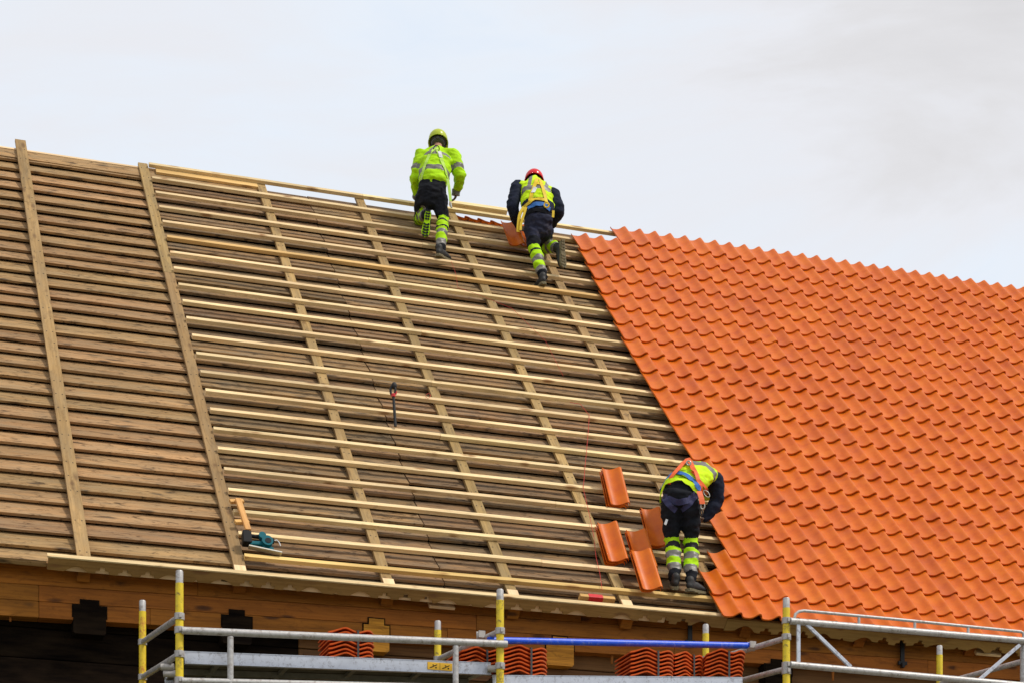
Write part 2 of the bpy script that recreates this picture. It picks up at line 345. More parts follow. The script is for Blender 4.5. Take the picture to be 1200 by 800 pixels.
# roof boards (lapped, butt edge down the slope)
PER = .2665; SEAM = 2.0
k = 0; v = -.34
while v < 8.46:
    top_trim = v > 8.2
    segs = ((UL, SEAM - .006, 'board'), (SEAM + .006, UR, 'board_grey_shaded'))
    for a_, b_, mat in segs:
        th_ = random.uniform(.024, .031); lift = random.uniform(0, .008); vj = random.uniform(-.012, .012)
        # left of the second rafter the boards look warmer; those further right are greyer, with batten shade in their colour
        pieces = ((a_, -.02, 'board'), (-.016, b_, 'board_grey_shaded')) if mat == 'board' else ((a_, b_, mat),)
        for pa, pb, pm in pieces:
            mb = MB(); nseg = max(2, int((pb - pa) / .35)); vs = []
            ln = pb - pa; sd_ = random.random() * 100
            for i in range(nseg + 1):
                x = ln * i / nseg
                wv = .006 * noise.noise(V3((x * .9, sd_, 0))); wn = .005 * noise.noise(V3((x * 1.1, sd_, 9)))
                lo = -.079 + lift + wn; hi = -.129 if mat == 'board' else -.128
                vs += [(x, wv, lo - th_), (x, wv, lo), (x, .30, hi), (x, .30, hi - th_)]
            fs = []
            for i in range(nseg):
                q = i * 4
                for c in range(4): fs.append((q + c, q + (c + 1) % 4, q + 4 + (c + 1) % 4, q + 4 + c))
            fs += [(3, 2, 1, 0), (nseg * 4, nseg * 4 + 1, nseg * 4 + 2, nseg * 4 + 3)]
            fs = [tuple(reversed(f)) for f in fs]
            mb.add(vs, fs)
            mb.build('roof_board', M[pm], bld, mroof(pa, v + vj, 0))
    v += PER
# added dark sheets under the boards, standing in for shade in the gaps
mb = MB(); mb.box(UL + .3, UR - .3, -.1, 8.35, -.24, -.215); mb.box(UL + .3, 1.3, 8.35, 8.72, -.17, -.14); mb.build('dark_backing', M['log_black'], bld, MR)
mb = MB(); mb.box(0, 1.37 - UL, 0, .022, -.10, -.085); mb.build('ridge_board', M['board'], bld, mroof(UL, 8.462, .0))
# back slope
VB = V3((0, -math.cos(TH), math.sin(TH))); NB = V3((0, math.sin(TH), math.cos(TH)))
PB = V3((P0.x, P0.y + 2 * 8.78 * math.cos(TH), P0.z))
mb = MB(); mb.box(UL, UR, -.4, 8.5, -.14, -.10); mb.build('back_slope', M['board_grey_shaded'], bld, frame(PB, -U, VB, NB) @ Matrix.Scale(-1, 4, (1, 0, 0)))
# ridge boards (left part only; to the right the ridge is still open)
mb = MB(); mb.box(0, 1.37 - UL, 0, .21, -.10, -.072); mb.build('ridge_board', M['board'], bld, mroof(UL, 8.50, .0))
mb = MB(); mb.box(0, 1.25, 0, .12, -.02, .01); mb.build('ridge_board', M['batten_yellow'], bld, mroof(.1, 8.60, -.05))
mb = MB(); mb.box(0, 1.2 - UL, 0, .04, -.12, -.066); mb.build('ridge_board', M['pale'], bld, mroof(UL, 8.712, 0))
mb = MB(); mb.box(0, UR - 1.2, 0, .10, -.05, .02); mb.build('ridge_board', M['board_grey_shaded'], bld, mroof(1.2, 8.46, -.11))
# counter battens (run up the slope)
for u, w_, vt, n1_, jn in ((-1.5, .125, 8.93, -.028, 7.2), (-.045, .115, 8.82, -.045, 5.9), (1.40, .105, 8.78, -.045, 3.7), (2.66, .105, 8.78, -.045, 6.6), (3.86, .105, 8.78, -.045, 4.8), (4.93, .105, 8.5, -.045, 5.5), (6.3, .105, 8.4, -.047, 3), (7.6, .105, 8.4, -.047, 3), (9.0, .105, 8.4, -.047, 3), (-3.0, .12, 8.9, -.03, 4)):
    for va, vz in ((-.29, jn - .002), (jn + .002, vt)):
        mb = MB(); mb.box(0, vz - va, -w_ / 2, w_ / 2, -.034, 0)
        # grain along the piece: local x up the slope; dark nail heads in pairs
        x_ = .12
        while x_ < vz - va - .05:
            for y_ in (-w_ * .25, w_ * .25):
                if random.random() < .8: q_ = random.uniform(-.015, .015); mb.box(x_ + q_ - .006, x_ + q_ + .006, y_ - .006, y_ + .006, -.001, .002, 1)
            x_ += .266
        mb.build('counter_batten', [M['counter'], M['blackiron']], bld, frame(roof(u + random.uniform(-.006, .006), va, n1_), VV, -U, NN), .002)
for u in (-.045, 1.40, 2.66, 3.86):
    mb = MB(); mb.box(0, .12, -.055, .055, 0, .016); mb.build('counter_batten_end', M['pale'], bld, frame(roof(u, -.285, -.045), VV, -U, NN), .002)
# battens
for i in range(23):
    u0 = .02 + random.uniform(-.012, .014); ue = 6.6 if i else 6.25
    mat = 'batten_yellow' if i in (5, 22) else 'batten'
    if i == 0: u0 = .02
    cut = random.uniform(2.2, 3.6)
    th_ = .043; w_ = .056
    for a_, b_ in (((u0, ue),) if i % 3 else ((u0, cut - .001), (cut + .001, ue))):
        mb = MB(); ln = b_ - a_; ns = 10; vs = []; sd_ = i * 7.3 + a_
        for q in range(ns + 1):
            x = ln * q / ns; dv = .006 * noise.noise(V3((x * .5 + a_, sd_, 1))); dn = .0035 * noise.noise(V3((x * .6, sd_, 5)))
            vs += [(x, -w_ / 2 + dv, -th_), (x, -w_ / 2 + dv, dn), (x, w_ / 2 + dv, dn), (x, w_ / 2 + dv, -th_)]
        fs = []
        for q in range(ns):
            z = q * 4
            for c in range(4): fs.append((z + c, z + 4 + c, z + 4 + (c + 1) % 4, z + (c + 1) % 4))
        fs += [(0, 1, 2, 3), (ns * 4 + 3, ns * 4 + 2, ns * 4 + 1, ns * 4)]
        mb.add(vs, fs); mb.build('tile_batten', M['batten_yellow' if mat == 'batten_yellow' else 'batten'], bld, mroof(a_, vb(i) - .026, 0), .002)
# battens carry on unseen under the tiles
# eave board with its cut-out lower edge
def notch_profile(L0, L1, period=1.34, open_=False):
    pts = [(L0, 0)]; x = L0
    u = math.floor((L0 + 1.57) / period) * period - 1.57
    feats = []
    while u < L1:
        feats += [('arc', u), ('x', u + .235), ('x', u + .44), ('x', u + .65), ('arc', u + .86), ('s', u + 1.10)]
        u += period
    for kd, c in feats:
        if kd == 'arc':
            if c - .115 < L0 + .01 or c + .115 > L1 - .01: continue
            pts += [(c - .11 + .22 * k / 10, .055 * math.sin(math.pi * k / 10)) for k in range(11)]
        elif kd == 'x':
            if c - .07 < L0 + .01 or c + .07 > L1 - .01: continue
            pts += [(c - .065, 0), (c - .060, .030), (c - .024, .034), (c - .021, .068), (c + .021, .068), (c + .024, .034), (c + .060, .030), (c + .065, 0)]
        else:
            if c - .02 < L0 + .01 or c + .02 > L1 - .01: continue
            pts += [(c - .022, 0), (c - .012, .015), (c, .028), (c + .012, .014), (c + .022, 0)]
    pts.append((L1, 0)); return pts
def eave_strip(u0, u1, v0, n_top, depth, thick, mat, wave=0, name='eave_board', flat=False):
    """plank on edge: local x along eave, y into the roof (+V), z along the roof normal"""
    bottom = [(u0, 0), (u1, 0)] if flat else notch_profile(u0, u1)
    fine = []
    for (xa, za), (xb, zb_) in zip(bottom[:-1], bottom[1:]):
        st = max(1, int((xb - xa) / .04))
        fine += [(xa + (xb - xa) * k / st, za + (zb_ - za) * k / st) for k in range(st)]
    fine.append(bottom[-1])
    fine = [(x, z + wave * .5 * math.sin(x * 12.6)) for x, z in fine]
    mb = MB(); n = len(fine); vs = []
    for x, z in fine: vs += [(x, 0, n_top - depth + z), (x, 0, n_top), (x, thick, n_top), (x, thick, n_top - depth + z)]
    fs = []
    for i in range(n - 1):
        q = i * 4
        for c in range(4): fs.append((q + c, q + 4 + c, q + 4 + (c + 1) % 4, q + (c + 1) % 4))
    fs += [(0, 1, 2, 3), (n * 4 - 1, n * 4 - 2, n * 4 - 3, n * 4 - 4)]
    mb.add(vs, fs); return mb.build(name, M[mat], bld, mroof(0, v0, 0))
eave_strip(-1.83, 4.9, -.37, -.005, .125, .016, 'fascia', wave=.004)
mb = MB(); mb.box(-1.84, 4.86, -.375, -.322, -.004, .012); mb.build('eave_batten', M['batten'], bld, MR, .002)
eave_strip(4.905, UR, -.37, -.02, .128, .045, 'fascia', wave=.02)
eave_strip(-1.83, 4.25, -.352, -.05, .086, .02, 'pale', flat=True, name='eave_backing')
eave_strip(UL, -1.84, -.345, -.06, .06, .04, 'board', flat=True)
# nails on the plank
# ------------------------------------------------------------------ pantiles
PROF = [(0, .026), (.06, .012), (.14, .003), (.26, 0), (.42, .001), (.56, .008), (.67, .022), (.76, .038), (.84, .050), (.91, .055), (.97, .051), (1.03, .036), (1.06, .018)]
PW = .213
def tile_geo(mb, mtx, length=.45, pw=PW, tone=.5, th=.016, rnd=0):
    mb.t = tone; prof = PROF; n = len(prof)
    rows = [(-length, .0), (-length * .5, 0), (0, 0)]       # lip at y=-length, head at 0
    top = []; bot = []
    for y, dz in rows:
        for x, h in prof:
            top.append(mtx @ V3((x * pw, y, h + dz))); 
        for x, h in prof:
            bot.append(mtx @ V3((x * pw, y, h + dz - th)))
    vs = []; nr = len(rows)
    vs = top + bot; off = nr * n; fs = []
    for r in range(nr - 1):
        for i in range(n - 1):
            a_ = r * n + i
            fs.append((a_, a_ + 1, a_ + n + 1, a_ + n)); fs.append((off + a_, off + a_ + n, off + a_ + n + 1, off + a_ + 1))
    mb.add(vs, fs, 0, True)
    # edges: separate verts for crisp lips
    def strip(idx):
        vv = [top[i] for i in idx] + [bot[i] for i in idx]; m_ = len(idx)
        mb.add(vv, [(i, m_ + i, m_ + i + 1, i + 1) for i in range(m_ - 1)])
    strip(list(range(n))); strip([(nr - 1) * n + i for i in reversed(range(n))])
    strip([r * n for r in reversed(range(nr))]); strip([r * n + n - 1 for r in range(nr)])
def wob(v):
    ks = [(-1, 0), (1.9, 0), (3.2, -.045), (5.6, -.12), (8.4, -.065), (9, -.06)]
    for (a_, x), (b_, y) in zip(ks[:-1], ks[1:]):
        if a_ <= v <= b_: return x + (y - x) * (v - a_) / (b_ - a_)
    return 0
START = {22: 0, 21: 0, 20: 1, 19: 2, 18: 2, 0: 6}
mb = MB()
NCOL = int((UR - 4.8) / PW)
for i in range(23):
    for c in range(START.get(i, 3), NCOL):
        vh = vb(i) + .035; u = 4.806 + c * PW + wob(vh) * max(0, 1 - (c - 3) / 60) + random.uniform(-.0015, .0015)
        L_ = .452 + random.uniform(-.003, .003)
        rise = .028 + random.uniform(-.0015, .002)
        m_ = Matrix.Translation((u, vh, .014)) @ Matrix.Rotation(-math.atan2(rise, L_), 4, 'X') @ Matrix.Rotation(random.uniform(-.007, .007), 4, 'Z')
        # lip (y negative) must be raised: rotation about x by negative angle lifts -y
        tile_geo(mb, m_, L_, PW, min(1, max(0, random.gauss(.5, .22))))
tc_ = mb.build('tile_covering', M['tile'], bld, MR)
tc_['label'] = 'bright orange clay pantile covering on the right half of the roof'

# ------------------------------------------------------------------ loose tiles
def loose_tile(u, v_lip, n_lip, n_head, rot, label, group, length=.46, pw=.212, tone=None, world=None):
    mb = MB(); tile_geo(mb, Matrix.Translation((0, 0, .014)), length, pw, tone if tone is not None else random.uniform(.3, .7), th=.015)
    # nibs under the head
    mb.box(.05, .09, -.03, -.012, -.022, .002); mb.box(.13, .17, -.03, -.012, -.010, .004)
    ang = math.atan2(n_head - n_lip, length)
    Wm = world or (mroof(u, v_lip, n_lip) @ Matrix.Rotation(ang, 4, 'X') @ Matrix.Rotation(R_(rot), 4, 'Z') @ Matrix.Translation((-pw / 2, length, 0)))
    return tag(mb.build('clay_tile', M['tile'], None, Wm), label, 'roof tile', group)
G1 = 'loose orange tiles laid ready on the battens'
def uvn(x, y, n=0.0):
    d = (x - 600) / F * RT + FW + V3((0, 0, (1363 - y) / F)); q = P0 + n * NN - CAM
    p = CAM + d * (q.dot(NN) / d.dot(NN)) - P0; return p.x, p.dot(VV)
def pile(px, py, k, dn, rot, labels, skew=.012):
    u, v = uvn(px, py, dn)
    for j in range(k):
        f_ = j / max(1, k - 1)
        loose_tile(u - .012 * (k - 1 - j), v - .004 + .006 * (k - 1 - j), dn - .028 * (k - 1 - j), dn + .140 - .030 * (k - 1 - j), rot - 1.0 * (k - 1 - j), labels[j], G1, length=.50)
pile(725, 592, 3, .02, 1, ['lowest tile of the highest loose pile, under two others on the battens',
                           'middle tile of the highest loose pile, left of the bending worker',
                           'top tile of the highest loose pile on the battens, left of the bending worker'])
pile(723, 658, 3, .02, 4, ['bottom tile of the leftmost low pile, showing only its left edge',
                           'middle tile of the leftmost low pile, between two others',
                           'top tile of the leftmost low pile near the red string'])
pile(757, 667, 2, .03, 4, ['lower tile of the pair behind the front pile, left of the worker\'s legs',
                           'upper tile of the pair behind the front pile, its lower end covered'])
pile(763, 691, 2, .06, 4, ['lower tile of the front pile nearest the eave, left of the boots',
                           'front tile nearest the eave, lying on top of its pile beside the boots'])
pile(772, 640, 2, .02, 2, ['lower tile of the pile half hidden behind the bending worker\'s left leg',
                           'upper tile of the pile half hidden behind the bending worker\'s left leg'])
# by the ridge
u, v = uvn(605, 289, .02); loose_tile(u, v, .02, .10, 3, 'orange tile leaning on the top battens beside the red-helmeted worker', 'tiles at the ridge', tone=.6)
u, v = uvn(619, 290, .01); loose_tile(u, v, .01, .08, 0, 'orange tile by the ridge mostly hidden behind the red-helmeted worker\'s leg', 'tiles at the ridge', tone=.5)
for k, px in enumerate((541, 556, 571, 586)):
    lb = ['first', 'second', 'third', 'fourth'][k]
    u, v = uvn(px, 256.5 + (px - 541) * .17, -.08)
    Wm = frame(roof(u, v + .055, -.085), -U, VB, NB) @ Matrix.Rotation(R_(5), 4, 'Z') @ Matrix.Translation((-.11, 0, 0))
    loose_tile(0, 0, 0, 0, 0, lb + ' tile from the left in the row behind the open ridge between the upper workers', 'tiles at the ridge', world=Wm, tone=.6)
# extra ridge laths between the workers
def lath(a_, b_, name, label, w_=.05, th_=.05, mat='batten', cat='timber'):
    a_, b_ = V3(a_), V3(b_); x = (b_ - a_).normalized(); y = (VV - VV.dot(x) * x).normalized(); z = x.cross(y)
    mb = MB(); mb.box(0, (b_ - a_).length, -w_ / 2, w_ / 2, -th_, 0)
    return tag(mb.build(name, M[mat], None, frame(a_, x, y, z), .002), label, cat)
lath(roof(3.86, 8.86, .03), roof(4.62, 8.86, .035), 'loose_lath', 'spare lath lying along the open ridge between the two upper workers', .08, .06)

# ------------------------------------------------------------------ small things on the battens
# saw
ub, vb_ = uvn(293, 641, .02)
saw = empty('cordless_saw', mroof(ub, vb_, .01), 'teal and black cordless saw with a grey sole plate resting on the lowest batten', 'power tool')
def P_(x, y, z=0): return (x, y, z)
SW = WORLD[saw.name]
# local frame of the saw: x along the eave, y nearly up, z toward the viewer
SM = frame(roof(ub, vb_, .0), U, V3((0, .35, .937)), V3((0, -.937, .35)))
mb = MB(); mb.box(-.02, .30, -.016, .0, .02, .075, 0, Matrix.Rotation(R_(-8), 4, 'Z')); mb.box(.0, .30, .0, .012, .02, .03, 0, Matrix.Rotation(R_(-8), 4, 'Z')); mb.build('sole_plate', M['steel'], saw, SM, .003)
mb = MB(); mb.box(-.07, .015, .035, .165, -.02, .07); mb.box(-.06, .0, .165, .18, -.01, .06); mb.build('battery', M['black'], saw, SM, .012)
mb = MB()
mb.box(.0, .16, .018, .06, .0, .06, 0, Matrix.Rotation(R_(4), 4, 'Z')); mb.tube([(.16, .06, .0), (.16, .06, .09)], .055, 0, 18); mb.box(.10, .21, .03, .09, .0, .05, 0, Matrix.Rotation(R_(-20), 4, 'Z'))
mb.tube([(.12, .13, .02), (.12, .13, .07)], .036, 0, 14); mb.build('motor_housing', M['teal'], saw, SM, .01)
mb = MB(); mb.tube([(.0, .135, .03), (.06, .13, .03), (.11, .135, .03), (.15, .10, .03)], [.018, .02, .022, .02], 0, 10); mb.build('handle', M['black'], saw, SM)
mb = MB(); mb.tube([(.16, .12, .03), (.20, .105, .03)], .022, 0, 12); mb.tube([(.20, .10, .03), (.235, .098, .03)], .028, 0, 12); mb.build('dust_port', M['black'], saw, SM)
mb = MB(); mb.tube([(.24, .105, .03), (.265, .115, .03), (.285, .09, .03), (.295, .05, .03)], .005, 0, 8); mb.build('hex_key', M['white'], saw, SM)
mb = MB(); mb.tube([(.165, .055, .09), (.165, .055, .094)], .03, 0, 14); mb.build('cap', M['black'], saw, SM)
# scrap wood
a_ = roof(*uvn(279, 584, .05), .05); b_ = roof(*uvn(291, 621, .03), .035)
x = (b_ - a_).normalized(); z = (NN - NN.dot(x) * x).normalized(); y = z.cross(x)
mb = MB(); mb.box(0, (b_ - a_).length, -.028, .028, -.02, .012); tag(mb.build('wood_offcut', M['scrap'], None, frame(a_, x, y, z), .002), 'orange offcut of lath laid up the slope above the teal saw', 'offcut', 'wood offcuts by the saw')
for (px, py, lb) in ((275, 588, 'small pale offcut on the batten end beside the upper end of the long offcut'), (281, 612, 'small pale offcut on the batten end just above the saw battery')):
    u_, v_ = uvn(px, py, .01); mb = MB(); mb.box(-.07, .07, -.02, .03, -.0, .03); tag(mb.build('wood_offcut', M['scrap'], None, mroof(u_ + .02, v_, .004) @ Matrix.Rotation(R_(12), 4, 'Z'), .002), lb, 'offcut', 'wood offcuts by the saw')
# black bar tool with a loop handle
bar = empty('loop_handled_bar', Matrix.Translation(roof(*uvn(464, 494, -.02), -.02)), 'upright black bar with looped handle and red band between the battens', 'hand tool')
bw = at(464, 495, 22.40); tw_ = at(461, 463, 22.46)
mb = MB(); mb.tube([bw + V3((0, .02, -.03)), tw_], [.016, .015], 0, 10); mb.build('shaft', M['blackiron'], bar)
mb = MB(); ctr = at(460.5, 457, 22.46); q = []
for k in range(13):
    a = R_(-100 + k * 200 / 12.0 - 80) if False else R_(-60 + k * 25)
    q.append(ctr + RT * (.026 * math.cos(a)) + V3((0, 0, .052 * math.sin(a))))
mb.tube(q, .013, 0, 8); mb.ell((0, 0, 0), .03, .02, .035, Matrix.Translation(at(462, 451, 22.46))); mb.build('handle', M['blackiron'], bar)
mb = MB(); mb.tube([tw_ - V3((0, 0, .012)), tw_ + V3((0, 0, .02))], .024, 0, 10); mb.tube([tw_ + RT * .025 + V3((0, 0, .015)), tw_ + RT * .03 + V3((0, 0, .045))], .01, 0, 8); mb.build('collar', M['red'], bar)
# red string
def cable(pts, r, name, mat, label, cat):
    mb = MB(); mb.tube(pts, r, 0, 6); return tag(mb.build(name, M[mat], None), label, cat)
sp = [(668, 470), (680, 473), (691, 484), (690, 500), (688, 520), (686, 545), (684, 570), (690, 600), (696, 625), (699, 650), (703, 672), (706, 690)]
cable([roof(*uvn(x, y, .03), .02 + .012 * math.sin(k * 2)) for k, (x, y) in enumerate(sp)], .0028, 'red_string', 'redstring', 'thin red string hanging down across the lower battens', 'string')
sp = [(529, 305), (534, 320), (537, 335), (560, 345), (600, 360), (640, 398), (660, 440)]
cable([roof(*uvn(x, y, .03), .018 + .012 * math.sin(k * 2.4)) for k, (x, y) in enumerate(sp)], .0018, 'red_string', 'redstring', 'faint red string trailing from the yellow-helmeted worker across the middle battens', 'string')
sp = [(499, 462), (502, 465), (505, 461), (503, 458), (500, 460)]
cable([roof(*uvn(x, y, .03), .012) for x, y in sp], .0026, 'red_string', 'redstring', 'small loop of red string on a batten right of the black bar', 'string')
# packet by the eave
u_, v_ = uvn(679, 700, -.02)
box = empty('marked_block', mroof(u_, v_, -.04), 'flat orange wood block with a red label tucked under the lowest batten', 'block')
mb = MB(); mb.box(0, .37, -.02, .03, -.03, .035); mb.build('wood_block', M['scrap'], box, mroof(u_, v_, -.02) , .003)
mb = MB(); mb.box(.09, .24, -.024, .034, -.028, .0385); mb.build('label_wrap', M['red'], box, mroof(u_, v_, -.02), .002)

# ------------------------------------------------------------------ scaffold
YF, YK = 17.6, 18.9
scf = empty('scaffold', Matrix.Translation((2.9, YF, 0)), 'scaffold of yellow posts, grey rails, one blue tube and aluminium decks under the eave', 'scaffold')
fr = [(210.3, 668, 683), (586, 690, 703), (921.5, 700, 712), (1199.5, 752, 753)]
bk = [(167, 703, 716), (513, 727, 738), (827, 731, 742), (1101, 756, 767)]
FP = []; BP = []
for idx, (lst, Yp, out, r) in enumerate(((fr, YF, FP, .034), (bk, YK, BP, .032))):
    for j, (px, yt, ys) in enumerate(lst):
        p = atY(px, yt, Yp); z1 = atY(px, ys, Yp).z; out.append(p)
        mb = MB(); mb.tube([(0, 0, .05), (0, 0, z1)], r, 0, 16)
        po = mb.build('post', M['yellow_red' if (idx == 1 and j == 0) else 'yellow'] if not (idx == 0 and j == 3) else M['galv'], scf, Matrix.Translation((p.x, p.y, 0)))
        mb = MB(); mb.tube([(0, 0, z1 - .002), (0, 0, p.z - .01), (0, 0, p.z)], [r * .93, r * .93, r * .8], 0, 16); mb.build('spigot', M['galv'], po, Matrix.Translation((p.x, p.y, 0)))
        mb = MB(); mb.box(-.08, .08, -.08, .08, 0, .012); mb.tube([(0, 0, .01), (0, 0, .06)], .02, 0, 8); mb.build('base_plate', M['clamp'], po, Matrix.Translation((p.x, p.y, 0)))
def clampring(X, Y, z, r=.043, h=.055):
    mb = MB(); mb.tube([(0, 0, -h / 2), (0, 0, h / 2)], r, 0, 16); mb.box(-.012, .012, -r - .018, -r + .01, -h * .3, h * .3); mb.build('clamp', M['clamp'], scf, Matrix.Translation((X, Y, z)))
def rail(a_, b_, r, name, mat, seg=14):
    mb = MB(); a_, b_ = V3(a_), V3(b_); d = b_ - a_; x = d.normalized(); y = x.orthogonal().normalized(); z = x.cross(y)
    mb.tube([(0, 0, 0), (d.length, 0, 0)], r, 0, seg); return mb.build(name, M[mat], scf, frame(a_, x, y, z))
def zf(px, py, Y=YF): return atY(px, py, Y).z
# clamps on front posts
for j, ys in ((0, (722, 738, 766, 797)), (1, (739, 755, 780)), (2, (727, 746, 779, 786))):
    for y in ys: clampring(FP[j].x, FP[j].y, zf(fr[j][0], y))
for j, ys in ((0, (752, 793)), (1, (772,)), (2, (772,))):
    for y in ys: clampring(BP[j].x, BP[j].y, zf(bk[j][0], y, YK), .04, .05)
# transoms front post to back post
for (j, y0, y1) in ((0, 722, 752), (0, 766, 793), (1, 739, 772), (1, 780, 806), (2, 747, 775), (2, 783, 808), (3, 774, 801)):
    rail((FP[j].x, YF, zf(fr[j][0], y0)), (BP[j].x, YK, zf(bk[j][0], y1, YK)), .026, 'transom', 'galv')
# bay 1 guard frame
off = .045
a_ = atY(213, 738, YF - off); b_ = atY(594, 754, YF - off)
rail(a_, b_, .031, 'guard_rail', 'galv')
a2 = atY(213, 797, YF - off); b2 = atY(594, 806, YF - off); rail(a2, b2, .027, 'guard_rail', 'galv')
for px, y0 in ((270, 741), (534, 752)):
    t_ = atY(px, y0 + 3, YF - off); mb = MB(); mb.tube([(0, 0, t_.z - .62), (0, 0, t_.z - .01)], .026, 0, 14); mb.build('guard_upright', M['galv'], scf, Matrix.Translation((t_.x, t_.y, 0)))
# bay 3 guard truss
T3 = [atY(926, 727, YF - off), atY(1206, 750.5, YF - off), atY(926, 778, YF - off), atY(1206, 803, YF - off)]
rail(T3[0], T3[1], .031, 'guard_rail', 'galv'); rail(T3[2], T3[3], .031, 'guard_rail', 'galv')
mb = MB(); mb.tube([atY(931, 724, YF - off), atY(932, 719, YF - off), atY(936, 716, YF - off), atY(942, 715, YF - off), atY(1050, 725, YF - off), atY(1196, 739.5, YF - off), atY(1199, 741, YF - off), atY(1200, 748, YF - off)], .014, 0, 10); mb.build('guard_rail', M['galv'], scf)
for px, y0, y1 in ((1006.5, 723, 731), (1072, 729, 737), (1134.5, 735, 744)):
    mb = MB(); mb.tube([atY(px, y0, YF - off), atY(px, y1, YF - off)], .014, 0, 8); mb.build('spacer', M['galv'], scf)
def flatbar(p, q, w_, name='brace'):
    x = (q - p).normalized(); z = V3((0, -1, 0)); y = z.cross(x); mb = MB(); mb.box(0, (q - p).length, -w_ / 2, w_ / 2, -.012, .012); mb.build(name, M['alu'], scf, frame(p, x, y, z), .004)
flatbar(atY(935.5, 730, YF - off), atY(935.5, 777, YF - off), .036)
flatbar(atY(945, 731, YF - off + .0), atY(997, 781, YF - off), .034); flatbar(atY(1195, 755, YF - off), atY(1146, 797, YF - off), .034)
# blue tube
rail(atY(572, 749.5, YF + .16), atY(882, 756, YF + .5), .030, 'blue_tube', 'blue')
for px, py, Y in ((880, 757, YF + .5), (563, 745, YF + .3)):
    p = atY(px, py, Y); mb = MB(); mb.tube([p - RT * .035, p + RT * .035], .042, 0, 12); mb.box(-.03, .03, -.05, -.03, -.02, .04, 0, Matrix.Translation(p)); mb.build('coupler', M['clamp'], scf)
# decks
def deck(xa, za, xb, zc, y0, y1, h):
    ln = math.hypot(xb - xa, zc - za); Wd = Matrix.Translation((xa, 0, za)) @ Matrix.Rotation(-math.atan2(zc - za, xb - xa), 4, 'Y')
    mb = MB()
    for Y in (y0, y1):
        s_ = 1 if Y == y0 else -1
        mb.box(0, ln, Y, Y + s_ * .004, -h, -.001); mb.box(0, ln, Y - s_ * .003, Y + s_ * .04, 0, .006); mb.box(0, ln, Y - s_ * .012, Y + s_ * .035, -h - .004, -h)
    mb.build('deck_beam', M['alu'], scf, Wd)
    mb = MB(); mb.box(.01, ln - .01, y0 + .045, y1 - .045, -.022, -.006); mb.build('deck_board', M['deckdark'], scf, Wd)
    x = .3; mb = MB()
    while x < ln - .1: mb.box(x, x + .04, y0 + .04, y1 - .04, -h * .6, -.03); x += .6
    mb.box(.05, ln - .05, y0 + .50, y0 + .52, -h * .8, -.03); mb.box(.05, ln - .05, y0 + .86, y0 + .88, -h * .8, -.03)
    mb.build('deck_cross_bar', M['deckbar'], scf, Wd)
DECKS = []
for (xl, yl, xr, yr) in ((216, 763, 575, 776.5), (577, 791, 870, 793.5), (930, 815, 1190, 838)):
    p = atY(xl, yl, YF + .1); q = atY(xr, yr, YF + .1); DECKS.append((p, q)); deck(p.x, p.z, q.x, q.z, YF + .1, YK - .15, .098)
def zdeck(k, X): p, q = DECKS[k]; return p.z + (q.z - p.z) * (X - p.x) / (q.x - p.x) + .007
# lower end fittings by the second post
p = atY(578, 783, YF + .06); mb = MB(); mb.tube([p - RT * .05, p + RT * .07], .03, 0, 12); mb.build('hook', M['clamp'], scf)
for px, py in ((197, 781), (200, 789)):
    p = atY(px, py, YF + .35); mb = MB(); mb.tube([p - RT * .06, p + RT * .05], .03, 0, 12); mb.build('coupler', M['clamp'], scf)
# warning sticker on deck beam
p = atY(501, 777.5, YF + .095); q = atY(530, 786.5, YF + .095); zd1 = zdeck(0, (p.x + q.x) / 2) - .002
mb = MB(); mb.box(p.x, q.x, 0, .003, zd1 - .083, zd1 - .018, 0)
mx_ = (p.x + q.x) / 2; mb.box(mx_ - .001, mx_ + .001, -.002, 0, zd1 - .083, zd1 - .018, 1)
for cx_ in ((p.x + mx_) / 2, (q.x + mx_) / 2):
    for k, (dx, dz, w_, h_, rt_) in enumerate(((-.02, -.012, .03, .007, 20), (.012, .004, .04, .007, 25), (.02, -.014, .012, .012, 45), (-.005, .008, .012, .008, -30))):
        mb.box(-w_ / 2, w_ / 2, -.002, 0, -h_ / 2, h_ / 2, 1, Matrix.Translation((cx_ + dx, 0, zd1 - .05 + dz)) @ Matrix.Rotation(R_(-rt_), 4, 'Y'))
mb.build('warning_sticker', [simple('sticker_orange_yellow', (.85, .48, .02), .5, 0, .05), M['black']], scf, Matrix.Translation((0, YF + .094, 0)))

